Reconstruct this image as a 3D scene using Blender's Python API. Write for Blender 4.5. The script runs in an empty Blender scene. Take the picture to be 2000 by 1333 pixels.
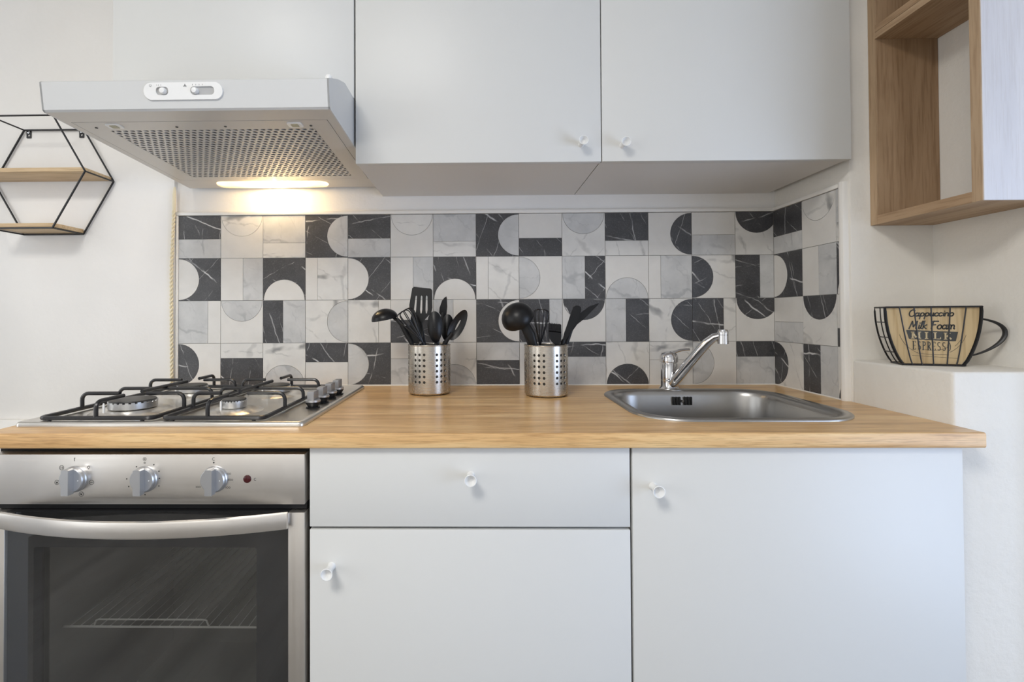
import bpy, bmesh, math, random
from mathutils import Vector, Matrix
PI = math.pi
S = bpy.context.scene
COL = S.collection
random.seed(7)

# ------------------------------------------------------------------ camera
F_PX, CX, CY = 964.458, 922.613, 604.158           # for a 2000 x 1333 frame
yaw, pit, rol = -0.01467, 0.01264, -0.00475
def _axes():
    c, s = math.cos(yaw), math.sin(yaw)
    r = Vector((c, -s, 0)); f = Vector((s, c, 0)); u = Vector((0, 0, 1))
    c, s = math.cos(pit), math.sin(pit)
    f2 = c*f + s*u; u2 = -s*f + c*u
    c, s = math.cos(rol), math.sin(rol)
    return c*r + s*u2, -s*r + c*u2, f2
r_, u_, f_ = _axes()
cam = bpy.data.cameras.new('camera'); co = bpy.data.objects.new('camera', cam); COL.objects.link(co)
m = Matrix((r_, u_, -f_)).transposed().to_4x4(); m.translation = Vector((0, -1.5314, 1.11737))
co.matrix_world = m
cam.sensor_width = 36; cam.lens = F_PX/2000*36
cam.shift_x = (1000-CX)/2000; cam.shift_y = (CY-666.5)/2000
cam.clip_start = .02
S.camera = co

# ------------------------------------------------------------------ world, lights, exposure
S.view_settings.view_transform = 'Standard'; S.view_settings.look = 'None'
S.view_settings.gamma = 1; S.view_settings.use_curve_mapping = False
S.view_settings.exposure = 0.0
W = bpy.data.worlds.new('sky'); S.world = W; W.use_nodes = True
W.node_tree.nodes['Background'].inputs[0].default_value = (.62, .76, 1, 1)
W.node_tree.nodes['Background'].inputs[1].default_value = 1.0
def area(name, loc, direction, sx, sy, energy, col):
    l = bpy.data.lights.new(name, 'AREA'); l.shape = 'RECTANGLE'; l.size = sx; l.size_y = sy; l.energy = energy; l.color = col
    o = bpy.data.objects.new(name, l); COL.objects.link(o); o.location = loc
    o.rotation_euler = Vector(direction).to_track_quat('-Z', 'Y').to_euler(); return o
area('daylight_right', (1.93, -1.75, .80), (-1, 0, 0), 1.3, 1.25, 26, (.64, .77, 1))
area('left_room_fill', (-2.42, -1.60, 1.25), (1, 0, 0), 1.9, 1.35, 19, (1, .92, .76))  # unseen warm fill from an adjoining room, tuned to brighten the left side
area('ceiling_lamp_light', (-.75, -2.25, 2.50), (0, 0, -1), .7, .7, 35, (1, .985, .945))

# ------------------------------------------------------------------ helpers
ORG = {}
class MB:
    def __init__(s): s.v = []; s.f = []
    def add(s, vs, fs):
        n = len(s.v); s.v += [Vector(p) for p in vs]; s.f += [[i+n for i in f] for f in fs]; return s
    def box(s, x0, x1, y0, y1, z0, z1, bev=0, seg=2):
        if bev <= 0:
            return s.add([(x, y, z) for x in (x0, x1) for y in (y0, y1) for z in (z0, z1)],
                         [(0, 1, 3, 2), (4, 6, 7, 5), (0, 4, 5, 1), (2, 3, 7, 6), (0, 2, 6, 4), (1, 5, 7, 3)])
        bm = bmesh.new(); bmesh.ops.create_cube(bm, size=1)
        for v in bm.verts:
            v.co = Vector(((x0+x1)/2+v.co.x*(x1-x0), (y0+y1)/2+v.co.y*(y1-y0), (z0+z1)/2+v.co.z*(z1-z0)))
        bmesh.ops.bevel(bm, geom=bm.edges[:], offset=bev, segments=seg, affect='EDGES', profile=.5)
        return s.frombm(bm)
    def frombm(s, bm):
        bm.verts.index_update()
        s.add([v.co.copy() for v in bm.verts], [[v.index for v in f.verts] for f in bm.faces]); bm.free(); return s
    def rings(s, rings, closed=True, cap0=True, cap1=True, loop=False):
        n = len(rings[0]); b = len(s.v)
        for r in rings: s.v += [Vector(p) for p in r]
        k = len(rings)
        for i in range(k if loop else k-1):
            i2 = (i+1) % k
            for j in range(n if closed else n-1):
                j2 = (j+1) % n
                s.f.append([b+i*n+j, b+i*n+j2, b+i2*n+j2, b+i2*n+j])
        if cap0 and not loop: s.f.append([b+j for j in range(n)][::-1])
        if cap1 and not loop: s.f.append([b+(k-1)*n+j for j in range(n)])
        return s
    def tube(s, path, r, n=8, loop=False, flat=None, up=(0, 0, 1)):
        P = [Vector(p) for p in path]; k = len(P); R = r if isinstance(r, (list, tuple)) else [r]*k
        rings = []; nrm = None
        for i in range(k):
            if loop: t = P[(i+1) % k]-P[i-1]
            else: t = P[min(i+1, k-1)]-P[max(i-1, 0)]
            t.normalize()
            if nrm is None:
                a = Vector(up)
                if abs(a.dot(t)) > .95: a = Vector((1, 0, 0)) if abs(t.x) < .9 else Vector((0, 1, 0))
                nrm = (a-t*a.dot(t)).normalized()
            else: nrm = (nrm-t*nrm.dot(t)).normalized()
            bi = t.cross(nrm)
            fl = 1 if flat is None else (flat[i] if isinstance(flat, (list, tuple)) else flat)
            rings.append([P[i]+nrm*(R[i]*fl*math.cos(2*PI*j/n))+bi*(R[i]*math.sin(2*PI*j/n)) for j in range(n)])
        return s.rings(rings, loop=loop)
    def lathe(s, prof, n=24, c=(0, 0, 0), axis=(0, 0, 1), cap0=True, cap1=True, a0=0):
        ax = Vector(axis).normalized(); c = Vector(c)
        h = Vector((1, 0, 0)) if abs(ax.x) < .9 else Vector((0, 1, 0))
        e1 = (h-ax*h.dot(ax)).normalized(); e2 = ax.cross(e1)
        rings = [[c+ax*z+e1*(max(r, 1e-5)*math.cos(2*PI*j/n+a0))+e2*(max(r, 1e-5)*math.sin(2*PI*j/n+a0)) for j in range(n)] for r, z in prof]
        return s.rings(rings, cap0=cap0, cap1=cap1)
    def prism(s, poly, fn, h0, h1):
        """poly of (a, b); fn(a, b, h) -> point"""
        n = len(poly); b = len(s.v)
        s.v += [Vector(fn(a, c, h0)) for a, c in poly]+[Vector(fn(a, c, h1)) for a, c in poly]
        s.f.append([b+i for i in range(n)][::-1]); s.f.append([b+n+i for i in range(n)])
        for i in range(n):
            j = (i+1) % n; s.f.append([b+i, b+j, b+n+j, b+n+i])
        return s
    def holed(s, outer, holes, fn, h0, h1):
        """flat plate with holes, both faces and all walls"""
        bm = bmesh.new(); loops = []
        for lp in [outer]+holes:
            vs = [bm.verts.new((a, c, 0)) for a, c in lp]; loops.append(vs)
            for i in range(len(vs)): bm.edges.new((vs[i], vs[(i+1) % len(vs)]))
        bmesh.ops.triangle_fill(bm, use_beauty=True, use_dissolve=False, edges=bm.edges[:])
        bm.verts.index_update(); n = len(bm.verts); b = len(s.v)
        co_ = [(v.co.x, v.co.y) for v in bm.verts]
        s.v += [Vector(fn(a, c, h0)) for a, c in co_]+[Vector(fn(a, c, h1)) for a, c in co_]
        for f in bm.faces:
            ix = [v.index for v in f.verts]
            s.f.append([b+i for i in ix][::-1]); s.f.append([b+n+i for i in ix])
        for vs in loops:
            for i in range(len(vs)):
                p, q = vs[i].index, vs[(i+1) % len(vs)].index
                s.f.append([b+p, b+q, b+n+q, b+n+p])
        bm.free(); return s
    def build(s, name, mt, parent=None, smooth=35, origin=None, kind=None):
        org = ORG[parent] if parent is not None and parent in ORG else Vector(origin or (0, 0, 0))
        me = bpy.data.meshes.new(name)
        me.from_pydata([p-org for p in s.v], [], s.f); me.update()
        bm = bmesh.new(); bm.from_mesh(me); bmesh.ops.recalc_face_normals(bm, faces=bm.faces[:]); bm.to_mesh(me); bm.free()
        if smooth:
            me.polygons.foreach_set('use_smooth', [True]*len(me.polygons))
            me.set_sharp_from_angle(angle=math.radians(smooth))
        me.materials.append(mt)
        o = bpy.data.objects.new(name, me); COL.objects.link(o)
        if parent is not None: o.parent = parent
        else: o.location = org
        ORG[o] = org
        if kind: o['kind'] = kind
        return o
def thing(name, label, cat, loc, group=None):
    o = bpy.data.objects.new(name, None); COL.objects.link(o); o.location = loc; o.empty_display_size = .05
    ORG[o] = Vector(loc); o['label'] = label; o['category'] = cat
    if group: o['group'] = group
    return o
def tag(o, label, cat=None, group=None):
    o['label'] = label
    if cat: o['category'] = cat
    if group: o['group'] = group
    return o
def rrect(x0, x1, y0, y1, r, n=8):
    out = []
    for cx, cy, a in ((x1-r, y1-r, 0), (x0+r, y1-r, 90), (x0+r, y0+r, 180), (x1-r, y0+r, 270)):
        for i in range(n+1):
            t = math.radians(a+90*i/n); out.append((cx+r*math.cos(t), cy+r*math.sin(t)))
    return out
XZ = lambda a, c, h: (a, h, c)
XY = lambda a, c, h: (a, c, h)

# ------------------------------------------------------------------ materials
def nt(name):
    mt = bpy.data.materials.new(name); mt.use_nodes = True
    t = mt.node_tree; b = t.nodes['Principled BSDF']
    return mt, t, b
def N(t, typ, **kw):
    n = t.nodes.new(typ)
    for k, v in kw.items():
        if k in n.inputs: n.inputs[k].default_value = v
        else: setattr(n, k, v)
    return n
def L(t, a, b): t.links.new(a, b)
def coords(t, scale, rnd=False, mode='Object', rot=(0, 0, 0)):
    tc = N(t, 'ShaderNodeTexCoord'); mp = N(t, 'ShaderNodeMapping')
    mp.inputs['Scale'].default_value = scale; mp.inputs['Rotation'].default_value = rot
    L(t, tc.outputs[mode], mp.inputs['Vector'])
    if rnd:
        oi = N(t, 'ShaderNodeObjectInfo'); ml = N(t, 'ShaderNodeVectorMath', operation='SCALE'); ml.inputs[0].default_value = (37, 19, 53)
        L(t, oi.outputs['Random'], ml.inputs['Scale']); L(t, ml.outputs[0], mp.inputs['Location'])
    return mp.outputs[0]
def noise(t, vec, scale=5, detail=4, rough=.5, dist=0):
    n = N(t, 'ShaderNodeTexNoise'); n.inputs['Scale'].default_value = scale; n.inputs['Detail'].default_value = detail
    n.inputs['Roughness'].default_value = rough; n.inputs['Distortion'].default_value = dist
    L(t, vec, n.inputs['Vector']); return n.outputs['Fac']
def ramp(t, fac, stops):
    r = N(t, 'ShaderNodeValToRGB'); e = r.color_ramp.elements
    while len(e) < len(stops): e.new(.5)
    for el, (p, c) in zip(e, stops):
        el.position = p; el.color = (c if len(c) == 4 else tuple(c)+(1,))
    L(t, fac, r.inputs['Fac']); return r.outputs['Color']
def bump(t, b, h, strength=.1, dist=.002):
    n = N(t, 'ShaderNodeBump'); n.inputs['Strength'].default_value = strength; n.inputs['Distance'].default_value = dist
    L(t, h, n.inputs['Height']); L(t, n.outputs[0], b.inputs['Normal'])
def plain(name, col, rough=.5, metal=0, **kw):
    mt, t, b = nt(name); b.inputs['Base Color'].default_value = tuple(col)+(1,)
    b.inputs['Roughness'].default_value = rough; b.inputs['Metallic'].default_value = metal
    for k, v in kw.items(): b.inputs[k.replace('_', ' ')].default_value = v
    # faint procedural unevenness so no surface is perfectly flat in tone
    v = noise(t, coords(t, (1, 1, 1)), 9, 3)
    mr = N(t, 'ShaderNodeMapRange'); mr.inputs['To Min'].default_value = max(0, rough-.04); mr.inputs['To Max'].default_value = min(1, rough+.04)
    L(t, v, mr.inputs['Value']); L(t, mr.outputs[0], b.inputs['Roughness'])
    return mt
def plaster(name, col, scale=60, strength=.25):
    mt, t, b = nt(name); b.inputs['Roughness'].default_value = .85
    vc = coords(t, (1, 1, 1)); n1 = noise(t, vc, 3, 4)
    c2 = tuple(x*.95 for x in col)
    L(t, ramp(t, n1, [(.35, c2), (.65, col)]), b.inputs['Base Color'])
    bump(t, b, noise(t, vc, scale, 5, .6), strength, .004); return mt
def wood(name, dark, mid, light, grain='X', fine=1., rough=.45, bstr=.12, pore=.55):
    mt, t, b = nt(name); b.inputs['Roughness'].default_value = rough
    sc = {'X': (1.2, 14, 14), 'Z': (14, 14, 1.2), 'Y': (14, 1.2, 14)}[grain]
    sc2 = {'X': (9, 190, 190), 'Z': (190, 190, 9), 'Y': (190, 9, 190)}[grain]
    a = noise(t, coords(t, tuple(x*fine for x in sc), True), 1, 5, .55, .6)
    f = noise(t, coords(t, tuple(x*fine for x in sc2), True), 1, 3, .6)
    base = ramp(t, a, [(.28, dark), (.5, mid), (.72, light)])
    mx = N(t, 'ShaderNodeMixRGB', blend_type='MULTIPLY'); mx.inputs['Fac'].default_value = pore
    L(t, base, mx.inputs['Color1']); L(t, ramp(t, f, [(.36, (.62, .55, .48)), (.52, (1, 1, 1))]), mx.inputs['Color2'])
    L(t, mx.outputs[0], b.inputs['Base Color']); bump(t, b, f, bstr, .001); return mt
def steel(name, col=(.62, .60, .57), rough=.28, grain='X', bs=.05, rv=1.):
    mt, t, b = nt(name); b.inputs['Metallic'].default_value = 1
    sc = {'X': (3, 260, 260), 'Z': (260, 260, 3), 'Y': (260, 3, 260)}[grain]
    f = noise(t, coords(t, sc), 1, 3, .6); g = noise(t, coords(t, (1, 1, 1)), 7, 4)
    L(t, ramp(t, g, [(.3, tuple(x*.86 for x in col)), (.7, col)]), b.inputs['Base Color'])
    mr = N(t, 'ShaderNodeMapRange'); mr.inputs['To Min'].default_value = rough-.07*rv; mr.inputs['To Max'].default_value = rough+.1*rv
    L(t, f, mr.inputs['Value']); L(t, mr.outputs[0], b.inputs['Roughness'])
    if bs > 0: bump(t, b, f, bs, .0004)
    return mt
def marble(name, base, cloud, vein, vw=.012, scale=7, amount=1., rough=.35, second=.5, speck=None, dist=1.2):
    mt, t, b = nt(name); b.inputs['Roughness'].default_value = rough
    vc = coords(t, (1, 1, 1), True, rot=(.4, .7, .3))
    c1 = noise(t, vc, 18, 6, .6)
    col = ramp(t, c1, [(.3, cloud), (.65, base)])
    if speck:
        s2 = noise(t, vc, 260, 3, .7)
        mx = N(t, 'ShaderNodeMixRGB', blend_type='MIX'); L(t, col, mx.inputs['Color1']); mx.inputs['Color2'].default_value = tuple(speck)+(1,)
        L(t, ramp(t, s2, [(.52, (0, 0, 0)), (.72, (.45, .45, .45))]), mx.inputs['Fac']); col = mx.outputs[0]
    oi = N(t, 'ShaderNodeObjectInfo')
    for k, (wd, am) in enumerate(((vw, amount), (vw*.5, amount*second), (vw*.25, amount*second))):
        if am <= 0: continue
        tc = N(t, 'ShaderNodeTexCoord'); an = N(t, 'ShaderNodeMath', operation='MULTIPLY_ADD')
        L(t, oi.outputs['Random'], an.inputs[0]); an.inputs[1].default_value = (1.6, -2.3, 4.1)[k]; an.inputs[2].default_value = (.2, 1.9, .6)[k]
        of = N(t, 'ShaderNodeVectorMath', operation='SCALE'); of.inputs[0].default_value = ((3.1, 1.7, 2.3), (7.7, 4.3, 5.9), (9.1, 2.2, 8.3))[k]; L(t, oi.outputs['Random'], of.inputs['Scale'])
        ad = N(t, 'ShaderNodeVectorMath', operation='ADD'); L(t, tc.outputs['Object'], ad.inputs[0]); L(t, of.outputs[0], ad.inputs[1])
        vr = N(t, 'ShaderNodeVectorRotate', rotation_type='Y_AXIS'); L(t, ad.outputs[0], vr.inputs['Vector']); L(t, an.outputs[0], vr.inputs['Angle'])
        wv = N(t, 'ShaderNodeTexWave', wave_type='BANDS', bands_direction='X', wave_profile='SIN')
        wv.inputs['Scale'].default_value = scale*(1, 1.35, 2.3)[k]; wv.inputs['Distortion'].default_value = dist; wv.inputs['Detail'].default_value = 3.5
        wv.inputs['Detail Scale'].default_value = 3.2; wv.inputs['Detail Roughness'].default_value = .62
        L(t, vr.outputs[0], wv.inputs['Vector'])
        fac = ramp(t, wv.outputs['Fac'], [(1-wd, (0, 0, 0)), (1, (am, am, am))])
        gate = noise(t, vr.outputs[0], 14+k*6, 2)
        gt = ramp(t, gate, [(.42, (0, 0, 0)), (.56, (1, 1, 1))])
        mu = N(t, 'ShaderNodeMath', operation='MULTIPLY'); L(t, fac, mu.inputs[0]); L(t, gt, mu.inputs[1])
        mx = N(t, 'ShaderNodeMixRGB', blend_type='MIX'); L(t, mu.outputs[0], mx.inputs['Fac']); L(t, col, mx.inputs['Color1'])
        mx.inputs['Color2'].default_value = tuple(vein)+(1,); col = mx.outputs[0]
    L(t, col, b.inputs['Base Color']); return mt
def emis(name, col, strength):
    mt, t, b = nt(name); b.inputs['Emission Color'].default_value = tuple(col)+(1,); b.inputs['Emission Strength'].default_value = strength
    b.inputs['Base Color'].default_value = tuple(col)+(1,); return mt

PLASTER = plaster('plaster_white', (.87, .85, .82))
PLASTER_W = plaster('plaster_rough', (.84, .81, .75), 45, .5)  # rougher; warm light on the right-hand walls put into a creamier colour
GROUT = plain('grout', (.34, .33, .31), .8)
PVC = plain('white_plastic_trim', (.84, .82, .78), .35)
LAC = plain('white_lacquer', (.70, .70, .68), .42)
CARC = plain('white_carcass', (.74, .72, .69), .5)
ENAMEL = plain('white_enamel', (.64, .645, .64), .3)
WPLAST = plain('white_plastic', (.86, .86, .85), .3)
OAK = wood('oak_laminate', (.52, .295, .115), (.735, .46, .205), (.87, .62, .32), 'X', 2.3, .30, .12)
SON_V = wood('sonoma_vertical', (.27, .165, .085), (.38, .25, .145), (.50, .35, .22), 'Z', 1, .55, .2)
SON_Y = wood('sonoma_lengthwise', (.30, .18, .09), (.42, .28, .165), (.52, .37, .23), 'Y', 1, .55, .2)
SON_E = wood('sonoma_edge', (.36, .24, .13), (.46, .32, .195), (.55, .40, .26), 'Z', 1, .55, .15)
SON_P = wood('sonoma_glare', (.68, .68, .725), (.72, .72, .765), (.77, .77, .81), 'Z', 1.6, .4, .4, .14)  # shelf wood with bluish daylight glare put into its colour
PINE = wood('light_wood', (.50, .34, .18), (.62, .45, .26), (.70, .54, .34), 'X', 1, .5, .1)
STEEL = steel('brushed_steel', (.80, .765, .72), .36); STEEL_Z = steel('brushed_steel_vertical', (.76, .72, .67), .38, 'Z')
HOBST = steel('hob_steel', (.80, .77, .72), .3, 'X'); SINKST = steel('sink_steel', (.46, .45, .435), .3, 'X', .006, .5)
HOLDST = steel('holder_steel', (.60, .555, .49), .27, 'X', 0, .25)
CHROME = plain('chrome', (.75, .75, .76), .06, 1)
BURN = plain('burner_aluminium', (.72, .72, .72), .38, 1)
IRON = plain('black_enamel_iron', (.018, .018, .02), .3)
BLACK = plain('black_nylon', (.006, .006, .007), .36, 0, Specular_IOR_Level=.35)
DARK = plain('dark_gap', (.008, .008, .009), .7)  # near black: oven door border, and shade of gaps and slots as colour
CAPB = plain('burner_cap', (.05, .048, .045), .45)
WIRE = plain('black_wire', (.012, .012, .014), .4)
SATIN = plain('satin_grey', (.55, .56, .58), .3, .85)
KNOBG = plain('knob_grey', (.30, .30, .31), .35, .3)
INK = plain('ink_dark', (.06, .06, .055), .6)
INKL = plain('ink_grey', (.20, .20, .20), .6)
RED = plain('red_indicator', (.055, .004, .006), .15)
BEIGE = plain('beige_plastic', (.42, .40, .27), .4)
ROPE = plain('cream_cable', (.80, .72, .52), .6)
TAN = wood('tan_board', (.52, .38, .20), (.60, .45, .25), (.66, .51, .30), 'Z', .6, .7, .05)
TANL = plain('tan_letter', (.62, .50, .31), .7)
BROWN = plain('brown_base', (.16, .10, .05), .6)
T_W = marble('tile_plain', (.71, .695, .665), (.66, .645, .615), (.55, .55, .55), .03, 1.5, .12, .4, 0)
T_M = marble('tile_veined', (.72, .71, .68), (.64, .63, .61), (.25, .25, .25), .05, 1.9, .9, .4, .35, None, 2.2)
T_G = marble('tile_grey', (.59, .59, .585), (.48, .485, .485), (.33, .335, .345), .03, 2.6, .6, .4, .5, None, 3.5)
T_D = marble('tile_dark', (.066, .066, .071), (.040, .040, .044), (.66, .66, .66), .0022, 2.4, .85, .38, .55, (.17, .17, .175), .9)
TM = {'W': T_W, 'M': T_M, 'G': T_G, 'D': T_D}
FLOOR = wood('floor_planks', (.13, .12, .11), (.19, .18, .165), (.25, .235, .22), 'Y', .6, .4, .1)

def glass_mat(name, tint, mixf):
    mt = bpy.data.materials.new(name); mt.use_nodes = True; t = mt.node_tree
    t.nodes.remove(t.nodes['Principled BSDF']); out = t.nodes['Material Output']
    tr = N(t, 'ShaderNodeBsdfTransparent'); tr.inputs[0].default_value = tuple(tint)+(1,)
    gl = N(t, 'ShaderNodeBsdfGlossy'); gl.inputs['Roughness'].default_value = .02
    fr = N(t, 'ShaderNodeFresnel'); fr.inputs[0].default_value = mixf
    mx = N(t, 'ShaderNodeMixShader'); ge = N(t, 'ShaderNodeNewGeometry'); iv = N(t, 'ShaderNodeMath', operation='SUBTRACT'); iv.inputs[0].default_value = 1; L(t, ge.outputs['Backfacing'], iv.inputs[1])
    mu = N(t, 'ShaderNodeMath', operation='MULTIPLY'); L(t, fr.outputs[0], mu.inputs[0]); L(t, iv.outputs[0], mu.inputs[1])
    L(t, mu.outputs[0], mx.inputs[0]); L(t, tr.outputs[0], mx.inputs[1]); L(t, gl.outputs[0], mx.inputs[2])
    L(t, mx.outputs[0], out.inputs[0]); return mt
OVENGLASS = glass_mat('oven_glass', (.95, .955, .955), 2.0)
PANE = glass_mat('window_glass', (.95, .97, 1), 1.45)
def lens_mat():
    mt = bpy.data.materials.new('lamp_lens'); mt.use_nodes = True; t = mt.node_tree
    t.nodes.remove(t.nodes['Principled BSDF']); out = t.nodes['Material Output']
    tr = N(t, 'ShaderNodeBsdfTransparent'); tr.inputs[0].default_value = (1, .95, .85, 1)
    tl = N(t, 'ShaderNodeBsdfTranslucent'); tl.inputs[0].default_value = (1, .92, .75, 1)
    mx = N(t, 'ShaderNodeMixShader'); mx.inputs[0].default_value = .5
    L(t, tr.outputs[0], mx.inputs[1]); L(t, tl.outputs[0], mx.inputs[2]); L(t, mx.outputs[0], out.inputs[0]); return mt
LENS = lens_mat()
BULB = emis('bulb', (1, .80, .50), 60)
LAMPG = emis('lamp_glass', (1, .86, .68), 6)

# ------------------------------------------------------------------ the room
YW = .011          # plaster behind the tiles (tile faces lie at y = 0)
XR = .9063         # tile faces of the right return
XP = .9173         # plaster of the right return
XW = 1.1184        # right-hand wall
YP = -.300         # face of the pier right of the tiles
XF = 1.80          # far right wall with the window
ZC = .900          # worktop surface
st = 'structure'
MB().box(-2.45, XF+.12, -3.5, YW+.2, -.05, 0).build('floor', FLOOR, kind=st)
MB().box(-2.45, XF+.12, -3.5, YW+.2, 2.62, 2.68).build('ceiling', PLASTER, kind=st)
WB = MB().box(-2.45, XP+.02, YW, YW+.15, 0, 2.62).box(-2.45, -.9535, -.004, YW, 0, 2.62, .002).build('wall_back', PLASTER, kind=st)
WN = MB().box(XP, XW+.15, YP, YW+.15, 0, 2.62, .004).build('wall_niche', PLASTER_W, kind=st)
MB().box(XP, XW+.15, -.558, YP, 0, 1.003, .006, 3).build('wall_half', PLASTER_W, kind=st)
MB().box(XW, XW+.15, -.62, YP, 0, 2.62).build('wall_right', PLASTER_W, kind=st)
wr = MB().box(XF, XF+.12, -1.05, -.47, 0, 2.62).box(XF, XF+.12, -3.5, -2.45, 0, 2.62).box(XF, XF+.12, -2.45, -1.05, 1.45, 2.62).box(XF, XF+.12, -2.45, -1.05, 0, .15)
wr.box(XW+.15, XF, -.62, -.47, 0, 2.62).build('wall_far_right', PLASTER, kind=st)
wl = MB().box(-2.45, -2.3, -.60, YW, 0, 2.62).box(-2.45, -2.3, -3.5, -2.62, 0, 2.62).box(-2.45, -2.3, -2.62, -.60, 1.98, 2.62).box(-2.45, -2.3, -2.62, -.60, 0, .52)
wl.build('wall_left', PLASTER, kind=st)
MB().box(-2.45, XF+.12, -3.6, -3.5, 0, 2.62).build('wall_front', PLASTER, kind=st)
def window(n, x0, x1, y0, y1, z0, z1):
    w = MB(); t_ = .045; xm = (x0+x1)/2
    w.box(xm-.02, xm+.02, y0, y0+t_, z0, z1, .003).box(xm-.02, xm+.02, y1-t_, y1, z0, z1, .003)
    w.box(xm-.02, xm+.02, y0+t_, y1-t_, z0, z0+t_, .003).box(xm-.02, xm+.02, y0+t_, y1-t_, z1-t_, z1, .003)
    w.box(xm-.018, xm+.018, (y0+y1)/2-.02, (y0+y1)/2+.02, z0+t_, z1-t_, .003)
    o = w.build('window_%d' % n, WPLAST, kind=st)
    MB().box(xm-.003, xm+.003, y0+t_, y1-t_, z0+t_, z1-t_).build('pane', PANE, o)
window(1, XF+.01, XF+.11, -2.45, -1.05, .15, 1.45)
window(2, -2.42, -2.32, -2.62, -.60, .52, 1.98)
dl = MB().box(-1.345, -1.305, -1.10, -.74, .01, 1.98, .002).build('reflected_leaf', PVC, kind=st)  # unseen leaf added to mirror as the blue strip in the oven glass
MB().box(-1.3045, -1.2995, -1.06, -.80, .25, 1.75, .002).build('leaf_inset', PVC, dl)
# white boarding low on the wall, left of the worktop
MB().box(-2.3, -.96, -.022, -.004, .0, .80, .003).build('trim_5', PVC, kind=st)

# ------------------------------------------------------------------ backsplash tiles
s_ = .13316; X0 = -.9424; ZT = 1.4331; G_ = .0007
def clip(poly, umax):
    out = []
    for i in range(len(poly)):
        a, b = poly[i-1], poly[i]
        ia, ib = a[0] <= umax, b[0] <= umax
        if ia != ib:
            t = (umax-a[0])/(b[0]-a[0]); out.append((umax, a[1]+t*(b[1]-a[1])))
        if ib: out.append(b)
    return out
def pieces(spec):
    """spec -> [(material, polygon)], first the tile's main piece, then the inlay"""
    a, b = G_, s_-G_; h = .0005
    k = spec[0]
    if k == 'H':     # top over bottom
        _, top, bot, fr = spec; z = b-(b-a)*fr
        return [(top, [(a, z+h), (b, z+h), (b, b), (a, b)]), (bot, [(a, a), (b, a), (b, z-h), (a, z-h)])]
    if k == 'V':     # left beside right
        _, lf, rt, fr = spec; x = a+(b-a)*fr
        return [(lf, [(a, a), (x-h, a), (x-h, b), (a, b)]), (rt, [(x+h, a), (b, a), (b, b), (x+h, b)])]
    side, semi, bg = spec   # half disc lying on one side
    c = s_/2; r = (b-a)*.492; n = 18
    arc = [(c+r*math.cos(PI*i/n), b-r*math.sin(PI*i/n)) for i in range(n+1)]          # from right to left, hanging from the top
    r2 = r-2*h; arc2 = [(c+r2*math.cos(PI*i/n), b-r2*math.sin(PI*i/n)) for i in range(n+1)]
    big = [(a, b), (a, a), (b, a), (b, b)]+arc
    small = arc2[::-1]
    rot = {'T': lambda p: p, 'B': lambda p: (s_-p[0], s_-p[1]), 'L': lambda p: (s_-p[1], p[0]), 'R': lambda p: (p[1], s_-p[0])}[side]
    return [(bg, [rot(p) for p in big]), (semi, [rot(p) for p in small])]
TILE_MESH = {}
def tile_mesh(poly, mk, key):
    if key in TILE_MESH: return TILE_MESH[key]
    mb = MB().prism(poly, XZ, .0, .0105)
    me = bpy.data.meshes.new('tile'); me.from_pydata(mb.v, [], mb.f); me.update()
    bm = bmesh.new(); bm.from_mesh(me); bmesh.ops.recalc_face_normals(bm, faces=bm.faces[:])
    big_ = [f for f in bm.faces if len(f.verts) > 4]
    if big_: bmesh.ops.triangulate(bm, faces=big_)
    bm.to_mesh(me); bm.free()
    me.materials.append(TM[mk]); TILE_MESH[key] = me; return me
def lay(wall, spec, loc, rz, umax=None):
    par = None
    for i, (mk, poly) in enumerate(pieces(spec)):
        if umax: poly = clip(poly, umax-G_)
        if len(poly) < 3 or max(p[0] for p in poly)-min(p[0] for p in poly) < .001: continue
        me = tile_mesh(poly, mk, (spec, i, umax))
        o = bpy.data.objects.new('tile' if par is None else 'inlay', me); COL.objects.link(o)
        if par is None:
            o.parent = wall; o.location = loc; o.rotation_euler = (0, 0, rz); par = o
        else: o.parent = par
BACK = [
 [('H','D','G',.55),('T','M','W'),('H','G','M',.65),('R','G','D'),('H','D','G',.56),('T','M','W'),('H','G','M',.64),('R','G','D'),('H','W','D',.58),('T','G','M'),('H','D','M',.65),('R','D','W'),('H','W','G',.53),('T','D','M')],
 [('L','W','D'),('V','W','G',.53),('B','W','D'),('V','W','M',.28),('L','W','D'),('V','W','G',.53),('B','W','D'),('V','W','M',.28),('L','G','W'),('V','G','D',.53),('B','G','W'),('V','W','G',.28),('L','D','M'),('V','D','G',.56)],
 [('V','G','W',.7),('T','G','W'),('V','D','G',.47),('R','G','M'),('V','M','W',.72),('H','W','D',.47),('V','G','W',.46),('R','W','D'),('V','D','G',.7),('T','D','W'),('V','G','D',.47),('R','D','M'),('V','D','M',.72),('T','D','W')],
 [('L','D','W'),('H','M','D',.35),('B','G','M'),('H','D','W',.45),('L','G','D'),('H','W','G',.37),('B','G','M'),('H','G','D',.42),('L','W','M'),('H','D','G',.34),('B','D','M'),('H','M','W',.42),('L','G','W'),('H','D','G',.35)]]
SIDE = [
 [('H','D','G',.6),('T','M','W'),('H','G','M',.64)],
 [('L','W','D'),('V','W','G',.5),('B','W','D')],
 [('H','W','G',.55),('T','D','M'),('H','W','D',.65)],
 [('L','D','M'),('V','D','G',.52),('B','D','W')]]
for r in range(4):
    for c in range(14):
        lay(WB, BACK[r][c], (X0+c*s_, 0, ZT-(r+1)*s_), 0, XR-(X0+13*s_) if c == 13 else None)
    for c in range(3):
        lay(WN, SIDE[r][c], (XR, -c*s_, ZT-(r+1)*s_), -PI/2, .0105 if c == 2 else None)
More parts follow.
